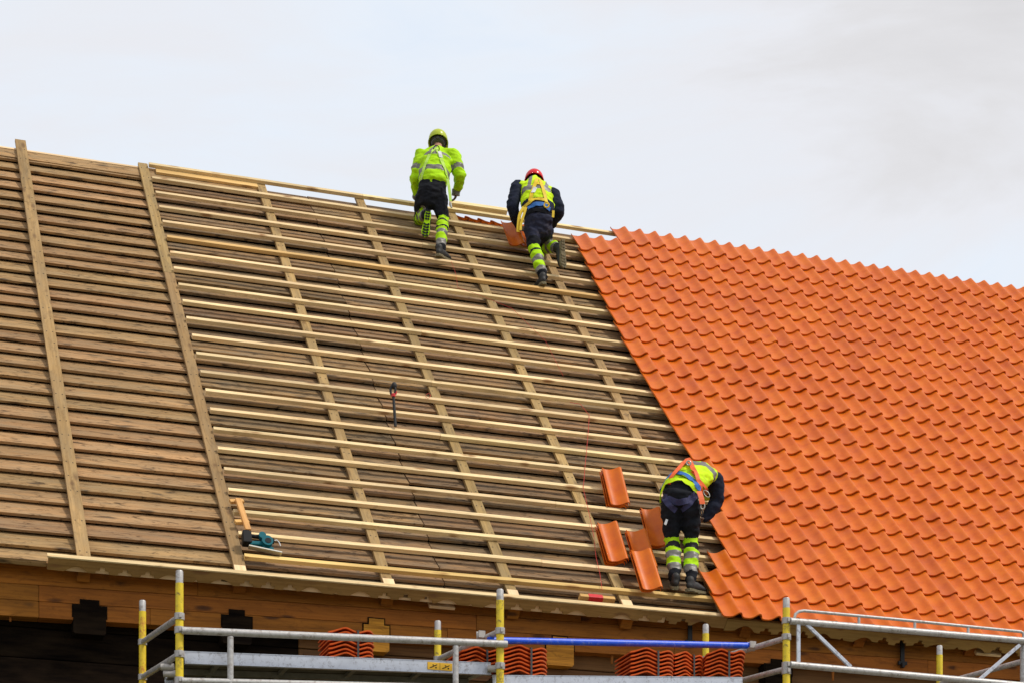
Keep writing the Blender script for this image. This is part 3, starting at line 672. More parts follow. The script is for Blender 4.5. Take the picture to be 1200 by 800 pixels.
# ------------------------------------------------------------------ strapped tile bundles on the decks
def wprof(w_):
    base = [(0, 0.0), (.10, .010), (.22, .028), (.32, .043), (.38, .048), (.44, .044), (.54, .028), (.63, .016), (.70, .016), (.78, .027), (.86, .037), (.92, .036), (.97, .026), (1.0, .008)]
    return [(x * w_ - w_ / 2, z) for x, z in base]
def bundle(px, Y, dk, n, w_, ang, label, dz=.036, lean=0, depth=.40):
    X = atY(px, 780, Y).x; zbase = zdeck(dk, X); root = empty('tile_bundle', Matrix.Translation((X, Y, zbase)), label, 'tile bundle', 'strapped bundles of orange tiles on the scaffold decks')
    Wm = Matrix.Translation((X, Y, zbase)) @ Matrix.Rotation(R_(ang), 4, 'Z')
    pr = wprof(w_)
    for k in range(n):
        mb = MB(); mb.t = random.uniform(.2, .8); m_ = len(pr); vs = []
        dx = random.uniform(-.006, .006) + lean * k
        for y in (0, depth):
            vs += [(x + dx, y, z + .014) for x, z in pr] + [(x + dx, y, z) for x, z in pr]
        fs = [(i, i + 1, m_ + i + 1, m_ + i)[::-1] for i in range(m_ - 1)] + [(2 * m_ + i, 2 * m_ + i + 1, 3 * m_ + i + 1, 3 * m_ + i) for i in range(m_ - 1)]
        fs += [(i, i + 1, 2 * m_ + i + 1, 2 * m_ + i) for i in range(m_ - 1)] + [(m_ + i, 3 * m_ + i, 3 * m_ + i + 1, m_ + i + 1) for i in range(m_ - 1)]
        fs += [(0, 2 * m_, 3 * m_, m_), (m_ - 1, 2 * m_ - 1, 4 * m_ - 1, 3 * m_ - 1)]
        mb.add(vs, fs); mb.build('tile', M['tile_shaded'], root, Wm @ Matrix.Translation((0, random.uniform(-.008, .008), .004 + k * dz)), .0015)
    mb = MB(); xs = w_ * .14; H_ = (n - 1) * dz
    mb.box(xs - .009, xs + .009, -.014, -.011, .01, H_ + .038); mb.box(xs - .009, xs + .009, -.011, depth + .01, H_ + .040, H_ + .043); mb.box(xs - .009, xs + .009, depth + .01, depth + .013, .01, H_ + .04)
    mb.build('strap', M['strapdark'], root, Wm)
bundle(412, 17.80, 0, 7, .40, 0, 'leftmost bundle of tiles, peeking above the grey rail on the left deck', .036)
bundle(564, 17.86, 0, 4, .38, 4, 'bundle of tiles just left of the middle yellow post, partly behind the deck end', .036)
bundle(615, 17.78, 1, 7, .42, 0, 'bundle of tiles just right of the middle yellow post under the blue tube', .037)
bundle(764, 17.78, 1, 7, .42, 0, 'widest bundle of tiles, left one of the three between middle and right posts', .035)
bundle(808, 17.88, 1, 7, .34, 18, 'middle bundle of the three below the blue tube, between two others', .034)
bundle(848, 17.80, 1, 7, .36, -12, 'rightmost bundle of tiles, beside the short yellow post', .036, .003)

# ------------------------------------------------------------------ people
def loft(mb, pts, rad, side, seg=18, cap=True):
    """pts: path, rad: (a, b) radii along side / across, closed with rounded ends"""
    pts = [V3(p) for p in pts]; rad = [(r, r) if not isinstance(r, tuple) else r for r in rad]
    if cap:
        t0 = (pts[0] - pts[1]).normalized(); t1 = (pts[-1] - pts[-2]).normalized(); r0 = min(rad[0]); r1 = min(rad[-1])
        P = [pts[0] + t0 * r0 * .95, pts[0] + t0 * r0 * .6] + pts + [pts[-1] + t1 * r1 * .6, pts[-1] + t1 * r1 * .95]
        Rr = [(rad[0][0] * .25, rad[0][1] * .25), (rad[0][0] * .78, rad[0][1] * .78)] + rad + [(rad[-1][0] * .78, rad[-1][1] * .78), (rad[-1][0] * .25, rad[-1][1] * .25)]
    else: P, Rr = pts, rad
    vs = []; fs = []; side = V3(side)
    for i, p in enumerate(P):
        t = (P[min(i + 1, len(P) - 1)] - P[max(i - 1, 0)]).normalized()
        s_ = (side - side.dot(t) * t)
        if s_.length < .05: s_ = t.orthogonal()
        s_.normalize(); b = t.cross(s_)
        for k in range(seg):
            w = 2 * math.pi * k / seg; vs.append(p + s_ * (Rr[i][0] * math.cos(w)) + b * (Rr[i][1] * math.sin(w)))
    n = len(P)
    for i in range(n - 1):
        for k in range(seg): fs.append((i * seg + k, i * seg + (k + 1) % seg, (i + 1) * seg + (k + 1) % seg, (i + 1) * seg + k))
    fs += [tuple(reversed(range(seg))), tuple(range((n - 1) * seg, n * seg))]
    mb.add(vs, fs, 0, True)
def lerp(a_, b_, t): return a_ + (b_ - a_) * t
def limb(mb, pts, rads, side, seg=16):
    """smooth bend through the joints"""
    P = []; Q = []
    for (a_, ra), (b_, rb) in zip(zip(pts[:-1], rads[:-1]), zip(pts[1:], rads[1:])):
        for t in (0, .25, .5, .75): 
            P.append(lerp(V3(a_), V3(b_), t)); Q.append(ra + (rb - ra) * t)
    P.append(V3(pts[-1])); Q.append(rads[-1])
    for _ in range(1):
        P = [P[0]] + [(P[i - 1] + P[i] * 3 + P[i + 1]) / 5 for i in range(1, len(P) - 1)] + [P[-1]]
    loft(mb, P, Q, side, seg)
def fuse(mb, voxel, smooth=4, fold=.0, freq=14, seed=0, stretch=None):
    """union of overlapping lofts into one continuous surface"""
    me = mb.mesh('tmp', []); o = bpy.data.objects.new('tmp', me); col.objects.link(o)
    r = o.modifiers.new('r', 'REMESH'); r.mode = 'VOXEL'; r.voxel_size = voxel
    s = o.modifiers.new('s', 'SMOOTH'); s.factor = .5; s.iterations = smooth
    dg = bpy.context.evaluated_depsgraph_get(); ev = o.evaluated_get(dg)
    out = bpy.data.meshes.new_from_object(ev); bpy.data.objects.remove(o); bpy.data.meshes.remove(me)
    if fold:
        nr = [v.normal.copy() for v in out.vertices]
        for v, n in zip(out.vertices, nr):
            p = v.co * freq; p = V3((p.x * .8, p.y * .8, p.z * 1.5)) + V3((seed, seed * 2, 0))
            d = noise.noise(p) + .5 * noise.noise(p * 2.3) - abs(noise.noise(p * .9 + V3((9, 9, 9)))) * .8
            v.co += n * fold * d
        out.update()
    return out
def segt(p, a_, b_):
    d = b_ - a_; t = max(0, min(1, (p - a_).dot(d) / d.length_squared)); return t, (p - (a_ + d * t)).length
def paint(me, bones, rule, mats):
    for m in mats: me.materials.append(m)
    me.polygons.foreach_set('use_smooth', [True] * len(me.polygons))
    for f in me.polygons:
        best = None
        for nm, a_, b_, r in bones:
            t, d = segt(f.center, a_, b_); d /= r
            if best is None or d < best[0]: best = (d, nm, t)
        f.material_index = rule(best[1], best[2], f.center)
def ribbon(name, mats, parent, pts, width, bvh, off=.006, th=.004, n=26, side_hint=None, mat=0):
    """strap laid on a garment"""
    pts = [V3(p) for p in pts]; ls = [0]
    for a_, b_ in zip(pts[:-1], pts[1:]): ls.append(ls[-1] + (b_ - a_).length)
    C_ = []
    for k in range(n + 1):
        s = ls[-1] * k / n; j = max(i for i in range(len(ls)) if ls[i] <= s + 1e-9); j = min(j, len(pts) - 2)
        p = lerp(pts[j], pts[j + 1], (s - ls[j]) / max(1e-6, ls[j + 1] - ls[j]))
        if bvh:
            q, nn, _, _ = bvh.ray_cast(CAM, (p - CAM).normalized())
            if q is None: q, nn, _, _ = bvh.find_nearest(p + FW * .3)
            C_.append((q, nn))
        else: C_.append((p, V3((0, -1, .3)).normalized()))
    C_ = [C_[0]] + [((C_[i - 1][0] + C_[i][0] + C_[i + 1][0]) / 3, (C_[i - 1][1] + C_[i][1] + C_[i + 1][1]).normalized()) for i in range(1, n)] + [C_[-1]]
    mb = MB(); vs = []; fs = []
    for k, (p, nn) in enumerate(C_):
        t = (C_[min(k + 1, n)][0] - C_[max(k - 1, 0)][0]).normalized(); s_ = t.cross(nn).normalized(); nn = s_.cross(t)
        for a, b in ((-1, 0), (1, 0), (1, 1), (-1, 1)): vs.append(p + s_ * (a * width / 2) + nn * (off + b * th))
    for k in range(n):
        q = 4 * k
        for c in range(4): fs.append((q + c, q + (c + 1) % 4, q + 4 + (c + 1) % 4, q + 4 + c))
    fs += [(3, 2, 1, 0), (4 * n, 4 * n + 1, 4 * n + 2, 4 * n + 3)]
    mb.add(vs, fs); return mb.build(name, mats, parent)
def hand(mb, wrist, d, palm_n, s=1.0, curl=.5):
    """palm, four unequal fingers and a thumb, merged later with the arm"""
    d = V3(d).normalized(); n = V3(palm_n); n = (n - n.dot(d) * d).normalized(); x = d.cross(n)
    w = V3(wrist)
    loft(mb, [w, w + d * .04 * s, w + d * .085 * s], [(.026, .020), (.040, .017), (.040, .015)], x, 12)
    for k, (ox, ln) in enumerate(((-.030, .068), (-.010, .078), (.010, .074), (.029, .058))):
        b = w + d * .082 * s + x * ox; c1_ = (d + n * curl * .6).normalized(); c2_ = (d + n * curl * 1.6).normalized(); c3_ = (d * .4 + n * curl * 2).normalized()
        p1 = b + c1_ * ln * .45; p2 = p1 + c2_ * ln * .32; p3 = p2 + c3_ * ln * .26
        mb.tube([b - d * .015, b, p1, p2, p3], [.0095, .0098, .0092, .0086, .007], 0, 8)
    b = w + d * .025 - x * .028; p1 = b + (d * .6 - x * .8 + n * .2).normalized() * .04; p2 = p1 + (d * .9 - x * .2 + n * .4).normalized() * .035
    mb.tube([b, p1, p2], [.013, .012, .009], 0, 8)
def boot(parent, heel, toe_dir, up, solemat='sole', bootmat='boot', lime=False, L0=.30):
    """heel: point under the heel; local x toe, z up"""
    x = V3(toe_dir).normalized(); z = V3(up); z = (z - z.dot(x) * x).normalized(); y = z.cross(x)
    Wm = frame(V3(heel), x, y, z)
    mb = MB()
    loft(mb, [(-.0, 0, .055), (.05, 0, .06), (.12, 0, .062), (.19, 0, .052), (.245, 0, .045)], [(.036, .045), (.042, .052), (.045, .05), (.052, .036), (.042, .028)], (0, 1, 0), 16)
    loft(mb, [(.03, 0, .05), (.025, 0, .08), (.02, 0, .12)], [(.042, .048), (.042, .046), (.042, .046)], (0, 1, 0), 14)
    me = fuse(mb, .010, 3, .002, 30)
    me.materials.append(M[bootmat]); me.polygons.foreach_set('use_smooth', [True] * len(me.polygons))
    bo = link('boot', me, parent, Wm)
    mb = MB(); out = [(-.045, .0), (-.035, .030), (.02, .040), (.08, .034), (.15, .044), (.21, .052), (.26, .040), (.285, .0), (.26, -.040), (.21, -.050), (.15, -.042), (.08, -.034), (.02, -.040), (-.035, -.030)]
    k = len(out); mb.add([(a_, b_, -.004) for a_, b_ in out] + [(a_ * .99, b_ * 1.03, .022) for a_, b_ in out], [tuple(reversed(range(k))), tuple(range(k, 2 * k))] + [(i, (i + 1) % k, k + (i + 1) % k, k + i) for i in range(k)], 0)
    for a_ in [(-.03 + .034 * j) for j in range(10)]:
        wd = .030 if a_ < .1 else .040
        if .085 < a_ < .12: continue
        for sgn in (-1, 1): mb.box(-.010, .010, .004, wd, -.012, -.003, 1, Matrix.Translation((a_, 0, 0)) @ Matrix.Rotation(sgn * .5 + (0 if sgn > 0 else math.pi), 4, 'Z'))
    mb.build('sole', [M['lime'] if lime else M[solemat], M['black'] if lime else M['sole']], bo, Wm)
    return bo
def head_mesh(mb, c, f, up):
    f = V3(f).normalized(); up = V3(up); up = (up - up.dot(f) * f).normalized(); s = f.cross(up)
    m_ = frame(V3(c), s, f, up)
    mb.ell((0, 0, .01), .076, .095, .108, m_); mb.ell((0, .035, -.06), .055, .055, .06, m_)
    mb.ell((0, .098, -.01), .013, .018, .022, m_, seg=8, rings=6)
    mb.ell((0, .088, -.055), .024, .012, .010, m_, seg=8, rings=6)
    for k in (-1, 1): mb.ell((k * .078, -.005, -.005), .010, .018, .030, m_, seg=8, rings=6)
    return m_
def helmet(parent, m_, mat, kind=0):
    mb = MB()
    mb.ell((0, -.012, .030), .120, .142, .118, m_, 0, 24, 10, zmin=-.30)
    # brim
    seg = 24; vs = []; fs = []
    for k in range(seg):
        w = 2 * math.pi * k / seg; ex = 1.04 + (.20 if math.sin(w) > .3 else .02) * max(0, math.sin(w))
        for r_, z in ((.96, .002), (ex + .03, -.010), (ex + .03, -.016), (.93, -.008)): vs.append(m_ @ V3((.120 * r_ * math.cos(w), -.012 + .142 * r_ * math.sin(w), z)))
    for k in range(seg):
        for c in range(4): fs.append((k * 4 + c, ((k + 1) % seg) * 4 + c, ((k + 1) % seg) * 4 + (c + 1) % 4, k * 4 + (c + 1) % 4))
    mb.add(vs, fs, 0, True)
    # crown rib
    q = [m_ @ V3((0, -.005 + .137 * math.cos(R_(a)), .030 + .120 * math.sin(R_(a)))) for a in range(20, 165, 12)]; mb.tube(q, .009, 0, 8)
    h = mb.build('helmet', M[mat], parent)
    mb = MB()
    # cradle band, nape wheel and ear cups seen under the shell
    q = [m_ @ V3((.092 * math.cos(R_(a)), -.005 + .112 * math.sin(R_(a)), .004 - .02 * max(0, -math.sin(R_(a))))) for a in range(0, 361, 20)]
    mb.tube(q, .013, 0, 8); mb.ell((0, -.03, -.035), .088, .098, .045, m_, 0, 18, 8); mb.ell((0, -.128, -.035), .022, .014, .022, m_, 0, 10, 6)
    for k in (-1, 1): mb.tube([m_ @ V3((k * .088, .02, .01)), m_ @ V3((k * .085, .0, -.06)), m_ @ V3((k * .05, .05, -.11))], .005, 0, 6)
    mb.build('helmet_band', M['strapdark'] if kind == 0 else M['black'], h)
    return h
def knee_pad(parent, p, f, sh):
    z = V3(sh).normalized(); y = V3(f); y = (y - y.dot(z) * z).normalized(); x = y.cross(z); mb = MB()
    mb.ell((0, 0, 0), .06, .045, .095, frame(V3(p), x, y, z)); mb.build('knee_pad', M['black'], parent)

def leg_rule_bands(bands, lime=1, grey=2, black=3):
    def f(t):
        for a_, b_, m_ in bands:
            if a_ <= t < b_: return m_
        return 0
    return f
SHIN = leg_rule_bands([(0, .17, 1), (.17, .28, 3), (.28, .40, 1), (.40, .56, 2), (.56, .72, 1), (.72, .88, 2)])

def person(label, J, spec):
    """J: joints in world space"""
    root = empty('person', Matrix.Translation(spec['base']), label, 'person', None)
    side = spec['side']; fwd = spec['fwd']
    pel, wai, che, nec, hea = J['pel'], J['wai'], J['che'], J['nec'], J['hea']
    # --- body, one continuous skin
    mb = MB(); hm = head_mesh(mb, hea, spec['look'], spec['hup'])
    limb(mb, [nec, lerp(nec, hea, .6)], [.055, .052], side)
    loft(mb, [pel, wai, che, lerp(che, nec, .8)], [(.14, .10), (.13, .09), (.155, .10), (.10, .06)], side)
    for s in 'lr':
        limb(mb, [J['sh' + s], J['el' + s], J['wr' + s]], [.045, .038, .026], side)
        limb(mb, [J['hi' + s], J['kn' + s], J['an' + s]], [.075, .05, .036], side)
        hand(mb, J['wr' + s], spec['hd' + s], spec['hn' + s], 1.0, .55)
    me = fuse(mb, .0085, 2); 
    paint(me, [('head', nec, hea, 1.0), ('hl', J['wrl'], J['wrl'] + V3(spec['hdl']).normalized() * .15, 1.0), ('hr', J['wrr'], J['wrr'] + V3(spec['hdr']).normalized() * .15, 1.0)],
          lambda b, t, c: 1 if (b in ('hl', 'hr') and min((c - J['wrl']).length, (c - J['wrr']).length) < .24 and spec['gloves']) else 0, [M['skin'], M['glove']])
    link('body', me, root)
    for k in (-1, 1):
        e = MB(); e.ell((k * .03, .084, .012), .011, .009, .009, hm, 0, 8, 6); e.build('eye', M['white'], root)
    hr_ = MB(); hr_.ell((0, -.012, .012), .081, .094, .108, hm, 0, 16, 10, zmin=-.55); hr_.build('hair', simple('short_brown_hair', (.06, .035, .02), .8), root)
    # --- trousers
    mb = MB(); pr = spec.get('pr', 1.0)
    loft(mb, [lerp(pel, J['hil'], 0) + (pel - wai) * .42, pel, lerp(pel, wai, .5), wai], [(.145 * pr, .115), (.185 * pr, .145), (.172 * pr, .13), (.160 * pr, .12)], side)
    for s in 'lr':
        h_, k_, a_ = J['hi' + s], J['kn' + s], J['an' + s]
        limb(mb, [h_, lerp(h_, k_, .55), k_, lerp(k_, a_, .35), a_], [.108 * spec.get('lr', 1), .092 * spec.get('lr', 1), .076, .079, .066], side)
        d = (a_ - k_).normalized(); limb(mb, [k_ - d * .03, k_ + d * .02], [.080, .079], side)
    me = fuse(mb, .011, 3, .017, 10, spec['seed'])
    shin = spec.get('shin', SHIN)
    bones = [('pel', pel, wai, 1.6)] + [(n_ + s, J[a_ + s], J[b_ + s], 1.0) for s in 'lr' for n_, a_, b_ in (('th', 'hi', 'kn'), ('sh', 'kn', 'an'))]
    def tr(b, t, c):
        if b.startswith('sh'): return shin(t)
        if b.startswith('th') and t > spec.get('limeknee', .93): return 1
        if b.startswith('th') and spec.get('worn') and t < .6: return 4
        if b == 'pel' and spec.get('worn'): return 4
        return 0
    paint(me, bones, tr, [M['trouser'], M['lime'], M['grey'], M['black'], M['navyworn']])
    tro = link('trousers', me, root); bv_t = BVHTree.FromPolygons([v.co.copy() for v in me.vertices], [tuple(p.vertices) for p in me.polygons])
    # --- jacket: torso + sleeves
    mb = MB(); ws = spec.get('ws', 1.0)
    hem = lerp(pel, wai, spec.get('hem', .55)); mid = lerp(wai, che, .5); shc = lerp(J['shl'], J['shr'], .5)
    loft(mb, [hem, wai, mid, che, lerp(che, nec, .55), lerp(che, nec, .95)],
         [(.185 * ws, .150), (.186 * ws, .145), (.198 * ws, .145), (.205 * ws, .140), (.170 * ws, .11), (.085, .075)], side, 22)
    limb(mb, [lerp(J['shl'], J['shr'], .10), lerp(shc, nec, .25), lerp(J['shl'], J['shr'], .90)], [.085, .09, .085], V3((0, 0, 1)))
    sleeves = MB()
    for s in 'lr':
        a_, b_, c_ = J['sh' + s], J['el' + s], J['wr' + s]
        limb(sleeves if spec['vest'] else mb, [a_, lerp(a_, b_, .5), b_, lerp(b_, c_, .5), c_], [.092, .084, .078, .070, .052], side)
    me = fuse(mb, .011, 3, .020, 9, spec['seed'] + 5)
    bones = [('tor', hem, nec, 1.9)] + [(n_ + s, J[a_ + s], J[b_ + s], 1.0) for s in 'lr' for n_, a_, b_ in (('ua', 'sh', 'el'), ('fa', 'el', 'wr'))]
    tmid = lerp(hem, nec, .5)
    def jr(b, t, c):
        lat = (c - tmid).dot(V3(side))
        return spec['jrule'](b, t, lat)
    paint(me, bones, jr, [M[spec['jmat']], M['grey'], M['navy'], M['lime'], M['harness_b']])
    jk = link('vest' if spec['vest'] else 'jacket', me, root)
    bvs = [BVHTree.FromPolygons([v.co.copy() for v in me.vertices], [tuple(p.vertices) for p in me.polygons])]
    if spec['vest']:
        # navy shirt under the vest: sleeves joined across the back
        limb(sleeves, [J['shl'], lerp(shc, che, .3), J['shr']], [.06, .08, .06], V3((0, 0, 1)))
        loft(sleeves, [hem + (pel - wai) * .05, wai, che], [(.165 * ws, .13), (.16 * ws, .12), (.17 * ws, .11)], side)
        me = fuse(sleeves, .011, 3, .012, 11, spec['seed'] + 9); me.materials.append(M['navy']); me.polygons.foreach_set('use_smooth', [True] * len(me.polygons)); link('shirt', me, root)
    helmet(root, hm, spec['helmet'], spec.get('hk', 0))
    for s in 'lr':
        if ('pad' + s) in spec: knee_pad(root, J['kn' + s] + V3(fwd) * .055, fwd, J['an' + s] - J['kn' + s])
        bt = spec['boot' + s]; boot(root, *bt[:3], **bt[3])
    return root, bvs[0], bv_t, hm

def Jset(**k): return {n: at(*v) for n, v in k.items()}
# worker 1: yellow helmet, kneeling one leg on the ridge battens
J = Jset(pel=(505, 229, 26.05), wai=(508, 213, 26.08), che=(511, 191, 26.20), nec=(513, 176, 26.38), hea=(513.5, 167.5, 26.50),
         shl=(494, 182, 26.25), ell=(486.5, 207, 26.22), wrl=(489, 231, 26.45), shr=(532, 183, 26.25), elr=(539, 206, 26.2), wrr=(536, 224, 26.42),
         hil=(496, 232, 26.08), knl=(492, 257, 26.48), anl=(499, 252, 26.02), hir=(514.5, 233, 26.05), knr=(519, 257, 26.03), anr=(516.5, 291, 25.80))
def jr1(b, t, lat):
    if b == 'tor':
        if .10 < t < .22 or .50 < t < .62: return 1
    if b.startswith('ua') and .55 < t < .78: return 1
    if b.startswith('fa') and t > .80: return 1
    return 0
toe1 = at(498, 276, 25.93)
spec = dict(base=at(517, 299, 25.75), side=RT, fwd=FW, look=FW + V3((0, 0, -.30)), hup=(0, 0, 1), hdl=at(491, 246, 26.5) - J['wrl'], hnl=RT, hdr=at(531, 240, 26.45) - J['wrr'], hnr=-RT, gloves=True,
            seed=1, shin=leg_rule_bands([(0, .13, 1), (.13, .18, 3), (.18, .34, 1), (.34, .40, 3), (.40, .46, 1), (.46, .60, 2), (.60, .78, 1), (.78, .95, 2)]), limeknee=.97,
            jmat='lime', vest=False, jrule=jr1, helmet='helm_y', ws=1.0, hem=.9, pr=1.02, padr=1,
            bootr=(at(514, 300.5, 25.70), FW + RT * .55 + V3((0, 0, .05)), (0, 0, 1), dict()),
            bootl=(at(501.5, 251, 25.93), V3(toe1 - at(501.5, 251, 25.93)), (FW * 1.0), dict(lime=True)))
w1, bj, bt_, hm = person('worker in a lime jacket and yellow helmet, kneeling with one knee at the ridge', J, spec)
def strap(pl, width, mat, parent, bvh, name='harness_strap', **k): return ribbon(name, M[mat], parent, [at(*p) for p in pl], width, bvh, **k)
T = 25.9
strap([(492, 219, T), (497, 198, T), (504, 180, T), (511, 174, T)], .038, 'harness_lime', w1, bj)
strap([(511, 174, T), (516, 184, T), (521, 198, T), (524.5, 211, T)], .040, 'harness_lime', w1, bj)
strap([(524.5, 210, 25.93), (526.5, 222, 25.93), (528, 236, 25.93)], .036, 'harness_lime', w1, None, off=0, n=8)
strap([(503.5, 181, T), (505, 176.5, T), (511, 172.5, T)], .030, 'grey', w1, bj, off=.011)
strap([(515, 179, T), (517, 186, T)], .042, 'white', w1, bj, off=.012, n=6)
mb = MB(); c = at(511.5, 174.5, 26.12); mb.tube([c + RT * (.035 * math.cos(R_(a))) + V3((0, 0, .04 * math.sin(R_(a)))) for a in range(0, 361, 30)], .006, 0, 6); mb.build('harness_ring', M['blackiron'], w1)
mb = MB(); c = at(528, 238, 25.93); mb.tube([c, c - V3((0, 0, .06)) + RT * .012], .012, 0, 8); mb.build('snap_hook', M['steel'], w1)
mb = MB(); mb.tube([at(534.5, 222, 26.40), at(534.0, 229.5, 26.42)], .052, 0, 12); mb.build('cuff', M['grey'], w1)

# worker 2: red helmet, vest over navy shirt
J = Jset(pel=(631, 263, 26.22), wai=(631, 249, 26.25), che=(628, 227, 26.38), nec=(627, 212, 26.55), hea=(626, 214, 26.72),
         shl=(606.5, 219, 26.42), ell=(600, 243, 26.32), wrl=(607.5, 264, 26.55), shr=(648, 228, 26.42), elr=(655.5, 246, 26.35), wrr=(647, 264, 26.6),
         hil=(623, 268, 26.22), knl=(626, 291, 26.12), anl=(636, 324, 25.92), hir=(639, 268, 26.25), knr=(638, 289, 26.62), anr=(655, 291, 26.18))
def jr2(b, t, lat):
    if b == 'tor':
        if t < .20: return 2
        if .42 < t < .54: return 1
        if t >= .54 and .085 < abs(lat - .0) < .130: return 1
        return 0
    return 0
hl = at(659.5, 286, 26.08)
spec = dict(base=at(638, 334, 25.85), side=(RT + V3((0, 0, -.12))).normalized(), fwd=FW, look=FW + V3((0, 0, -.45)), hup=(0, 0, 1), hdl=at(612, 270, 26.7) - J['wrl'], hnl=RT, hdr=at(642, 270, 26.7) - J['wrr'], hnr=-RT, gloves=True,
            seed=3, jmat='limey', vest=True, jrule=jr2, helmet='helm_r', hk=1, ws=1.06, hem=.75, worn=True, padl=1, limeknee=.985, pr=1.0,
            shin=leg_rule_bands([(0, .14, 1), (.14, .20, 3), (.20, .38, 1), (.38, .54, 2), (.54, .74, 1), (.74, .88, 2)]),
            bootl=(at(636.5, 333.5, 25.84), FW - RT * .35 + V3((0, 0, .03)), (0, 0, 1), dict()),
            bootr=(hl, at(660.5, 312, 26.12) - hl, (FW * .75 - RT * .66), dict()))
w2, bj, bt_, hm = person('worker in a yellow vest, navy shirt and red helmet at the ridge beside the tiles', J, spec)
T = 26.0
strap([(630, 207, T), (628, 214, T), (624, 225, T), (621, 236, T)], .044, 'harness_y', w2, bj)
strap([(631, 207, T), (635, 218, T), (638, 228, T), (640.5, 240, T)], .044, 'harness_y', w2, bj)
strap([(627.5, 220.5, T), (624.8, 227, T)], .048, 'white', w2, bj, off=.012, n=5)
strap([(641, 237, T), (634, 233.5, T), (624, 235, T), (614, 244, T)], .040, 'harness_y', w2, bj, off=.010)
strap([(619, 245, T), (628, 239.5, T), (637, 240, T), (644, 246, T)], .055, 'harness_b', w2, bj, off=.009)
strap([(614, 243, 26.02), (609, 251, 26.0), (607.5, 262, 26.0), (607, 272, 26.0)], .040, 'harness_y', w2, None, off=0, n=10)
strap([(616.5, 243, 26.0), (613.5, 253, 25.99), (610.5, 262, 25.99), (610, 270, 25.99)], .030, 'harness_y', w2, None, off=.0, n=10)
strap([(648.5, 247, 26.02), (648, 255, 26.02)], .03, 'harness_y', w2, None, off=0, n=5)
strap([(618, 250, T), (628, 246, T), (639, 248, T), (648, 257, T)], .040, 'trouser', w2, bj, off=.009, name='tool_belt')
strap([(627, 200.5, 26.4), (633, 209, 26.3)], .022, 'harness_y', w2, bj, off=.012, n=6)
mb = MB(); c = at(640.5, 240.5, 26.05); mb.tube([c + RT * (.030 * math.cos(R_(a))) + V3((0, 0, .032 * math.sin(R_(a)))) for a in range(0, 361, 30)], .009, 0, 6); mb.build('harness_ring', M['harness_y'], w2)

# worker 3: bending over the tile edge
J = Jset(pel=(798, 577, 21.55), wai=(803, 566, 21.72), che=(816, 556, 22.02), nec=(824, 556, 22.30), hea=(828, 567, 22.45),
         shl=(803, 560, 22.12), ell=(806, 584, 22.25), wrl=(814, 604, 22.3), shr=(838, 561, 22.05), elr=(841, 585, 22.12), wrr=(827, 607, 22.1),
         hil=(786.5, 592, 21.52), knl=(787.5, 633, 21.62), anl=(791, 676, 21.46), hir=(809.5, 592, 21.52), knr=(810, 634, 21.62), anr=(809.5, 679, 21.46))
def jr3(b, t, lat):
    if b == 'tor':
        if t < .20: return 3
        if .52 < t < .62: return 1
        if t >= .62 and .085 < abs(lat) < .130: return 1
        return 0
    return 0
spec = dict(base=at(800, 692, 21.4), side=RT, fwd=FW, look=FW * .5 + V3((0, 0, -1)), hup=FW, hdl=(0, .1, -1), hnl=RT, hdr=V3(at(819, 611, 22.1) - J['wrr']), hnr=-RT, gloves=True,
            seed=7, jmat='limey', vest=True, jrule=jr3, helmet='helm_y', ws=1.10, hem=.30, lr=1.04, pr=1.06, padl=1, padr=1, limeknee=.90,
            shin=leg_rule_bands([(0, .12, 1), (.12, .26, 3), (.26, .36, 1), (.36, .52, 2), (.52, .68, 1), (.68, .84, 2)]),
            bootl=(at(790.5, 689, 21.36), FW + RT * .05 + V3((0, 0, .32)), (0, -.3, 1), dict()),
            bootr=(at(808, 692, 21.38), FW * .75 + RT * .6 + V3((0, 0, .05)), (0, 0, 1), dict()))
w3, bj, bt_, hm = person('worker in a yellow vest with orange harness bending over the edge of the tiles', J, spec)
T = 21.3
strap([(785, 569, T), (788, 561, T), (797, 550, T), (806.5, 541, T), (806.5, 535, T + .6)], .046, 'harness_o', w3, bj, off=.034)
strap([(806.5, 541, T), (812, 552, T), (817, 566, T), (820, 577, T)], .050, 'harness_o', w3, bj, off=.036)
strap([(811, 553, T), (818, 562, T), (827, 573, T)], .036, 'harness_o', w3, bj, off=.013)
strap([(819, 575, 21.42), (822, 583, 21.40), (823, 590, 21.40)], .060, 'harness_o', w3, None, off=0, n=6)
strap([(774.5, 560, T + .3), (772.5, 572, T + .3), (773, 582, T + .3)], .035, 'harness_o', w3, bj, off=.006)
strap([(777, 565, T), (784, 559, T), (794, 556, T), (804, 559, T), (813, 567, T), (818, 574, T)], .06, 'harness_b', w3, bt_, off=.030, name='back_pad')
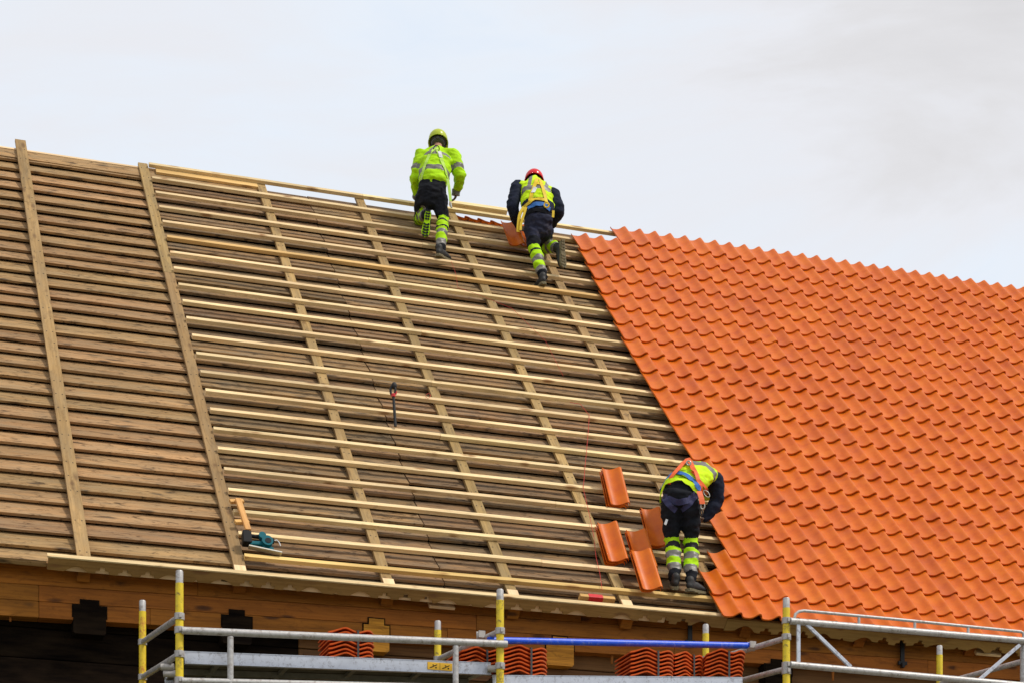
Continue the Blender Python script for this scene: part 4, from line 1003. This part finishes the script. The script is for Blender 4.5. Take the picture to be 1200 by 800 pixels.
strap([(774.5, 575, T), (780, 567.5, T), (790, 563.5, T), (801, 564.5, T), (810, 569, T), (816, 576, T)], .055, 'limey', w3, bt_, off=.026, name='vest_hem')
strap([(775, 578, T), (784, 584, T), (794, 588, T), (806, 586, T), (816, 576, T)], .062, 'harness_n', w3, bt_, off=.006, name='thigh_strap')
strap([(776, 580, T), (783, 590, T), (792, 598, T)], .055, 'harness_n', w3, bt_, off=.005, name='thigh_strap')
strap([(817, 578, T), (808, 590, T), (799, 597, T)], .055, 'harness_n', w3, bt_, off=.005, name='thigh_strap')
def ring(cx, cy, t, rx, rz, r, mat, parent, tilt=0, name='carabiner'):
    mb = MB(); c = at(cx, cy, t); q = []
    for a in range(0, 361, 24):
        x_, z_ = rx * math.cos(R_(a)), rz * math.sin(R_(a)); q.append(c + RT * (x_ * math.cos(tilt) - z_ * math.sin(tilt)) + V3((0, 0, x_ * math.sin(tilt) + z_ * math.cos(tilt))))
    mb.tube(q, r, 0, 6); mb.build(name, M[mat], parent)
ring(828, 578, 21.5, .022, .042, .005, 'steel', w3, .7); ring(823.5, 592.5, 21.42, .020, .030, .007, 'steel', w3, -.1); ring(807, 542, 21.62, .022, .022, .008, 'steel', w3, 0, 'harness_ring')
ring(821.5, 600, 21.45, .016, .032, .006, 'blackiron', w3, .1)
mb = MB(); mb.box(-.012, .012, -.004, .004, -.03, .03, 0, Matrix.Translation(at(780.5, 611, 21.44)) @ Matrix.Rotation(.35, 4, 'Y')); mb.build('pocket_tag', M['white'], w3)

for o in bpy.data.objects:
    if o.parent is None and 'category' in o and 'kind' not in o: o['kind'] = 'thing'
# ------------------------------------------------------------------ camera
cam = bpy.data.cameras.new('camera'); co = bpy.data.objects.new('camera', cam); col.objects.link(co); sc.camera = co
cam.sensor_width = 36; cam.lens = F / 1200 * 36; cam.shift_y = 963 / 1200; cam.clip_start = .5; cam.clip_end = 3000
co.matrix_world = frame(CAM, RT, V3((0, 0, 1)), -FW)
sc.view_settings.view_transform = 'Standard'; sc.view_settings.look = 'None'; sc.view_settings.exposure = 0; sc.view_settings.gamma = 1
sc.cycles.max_bounces = 6
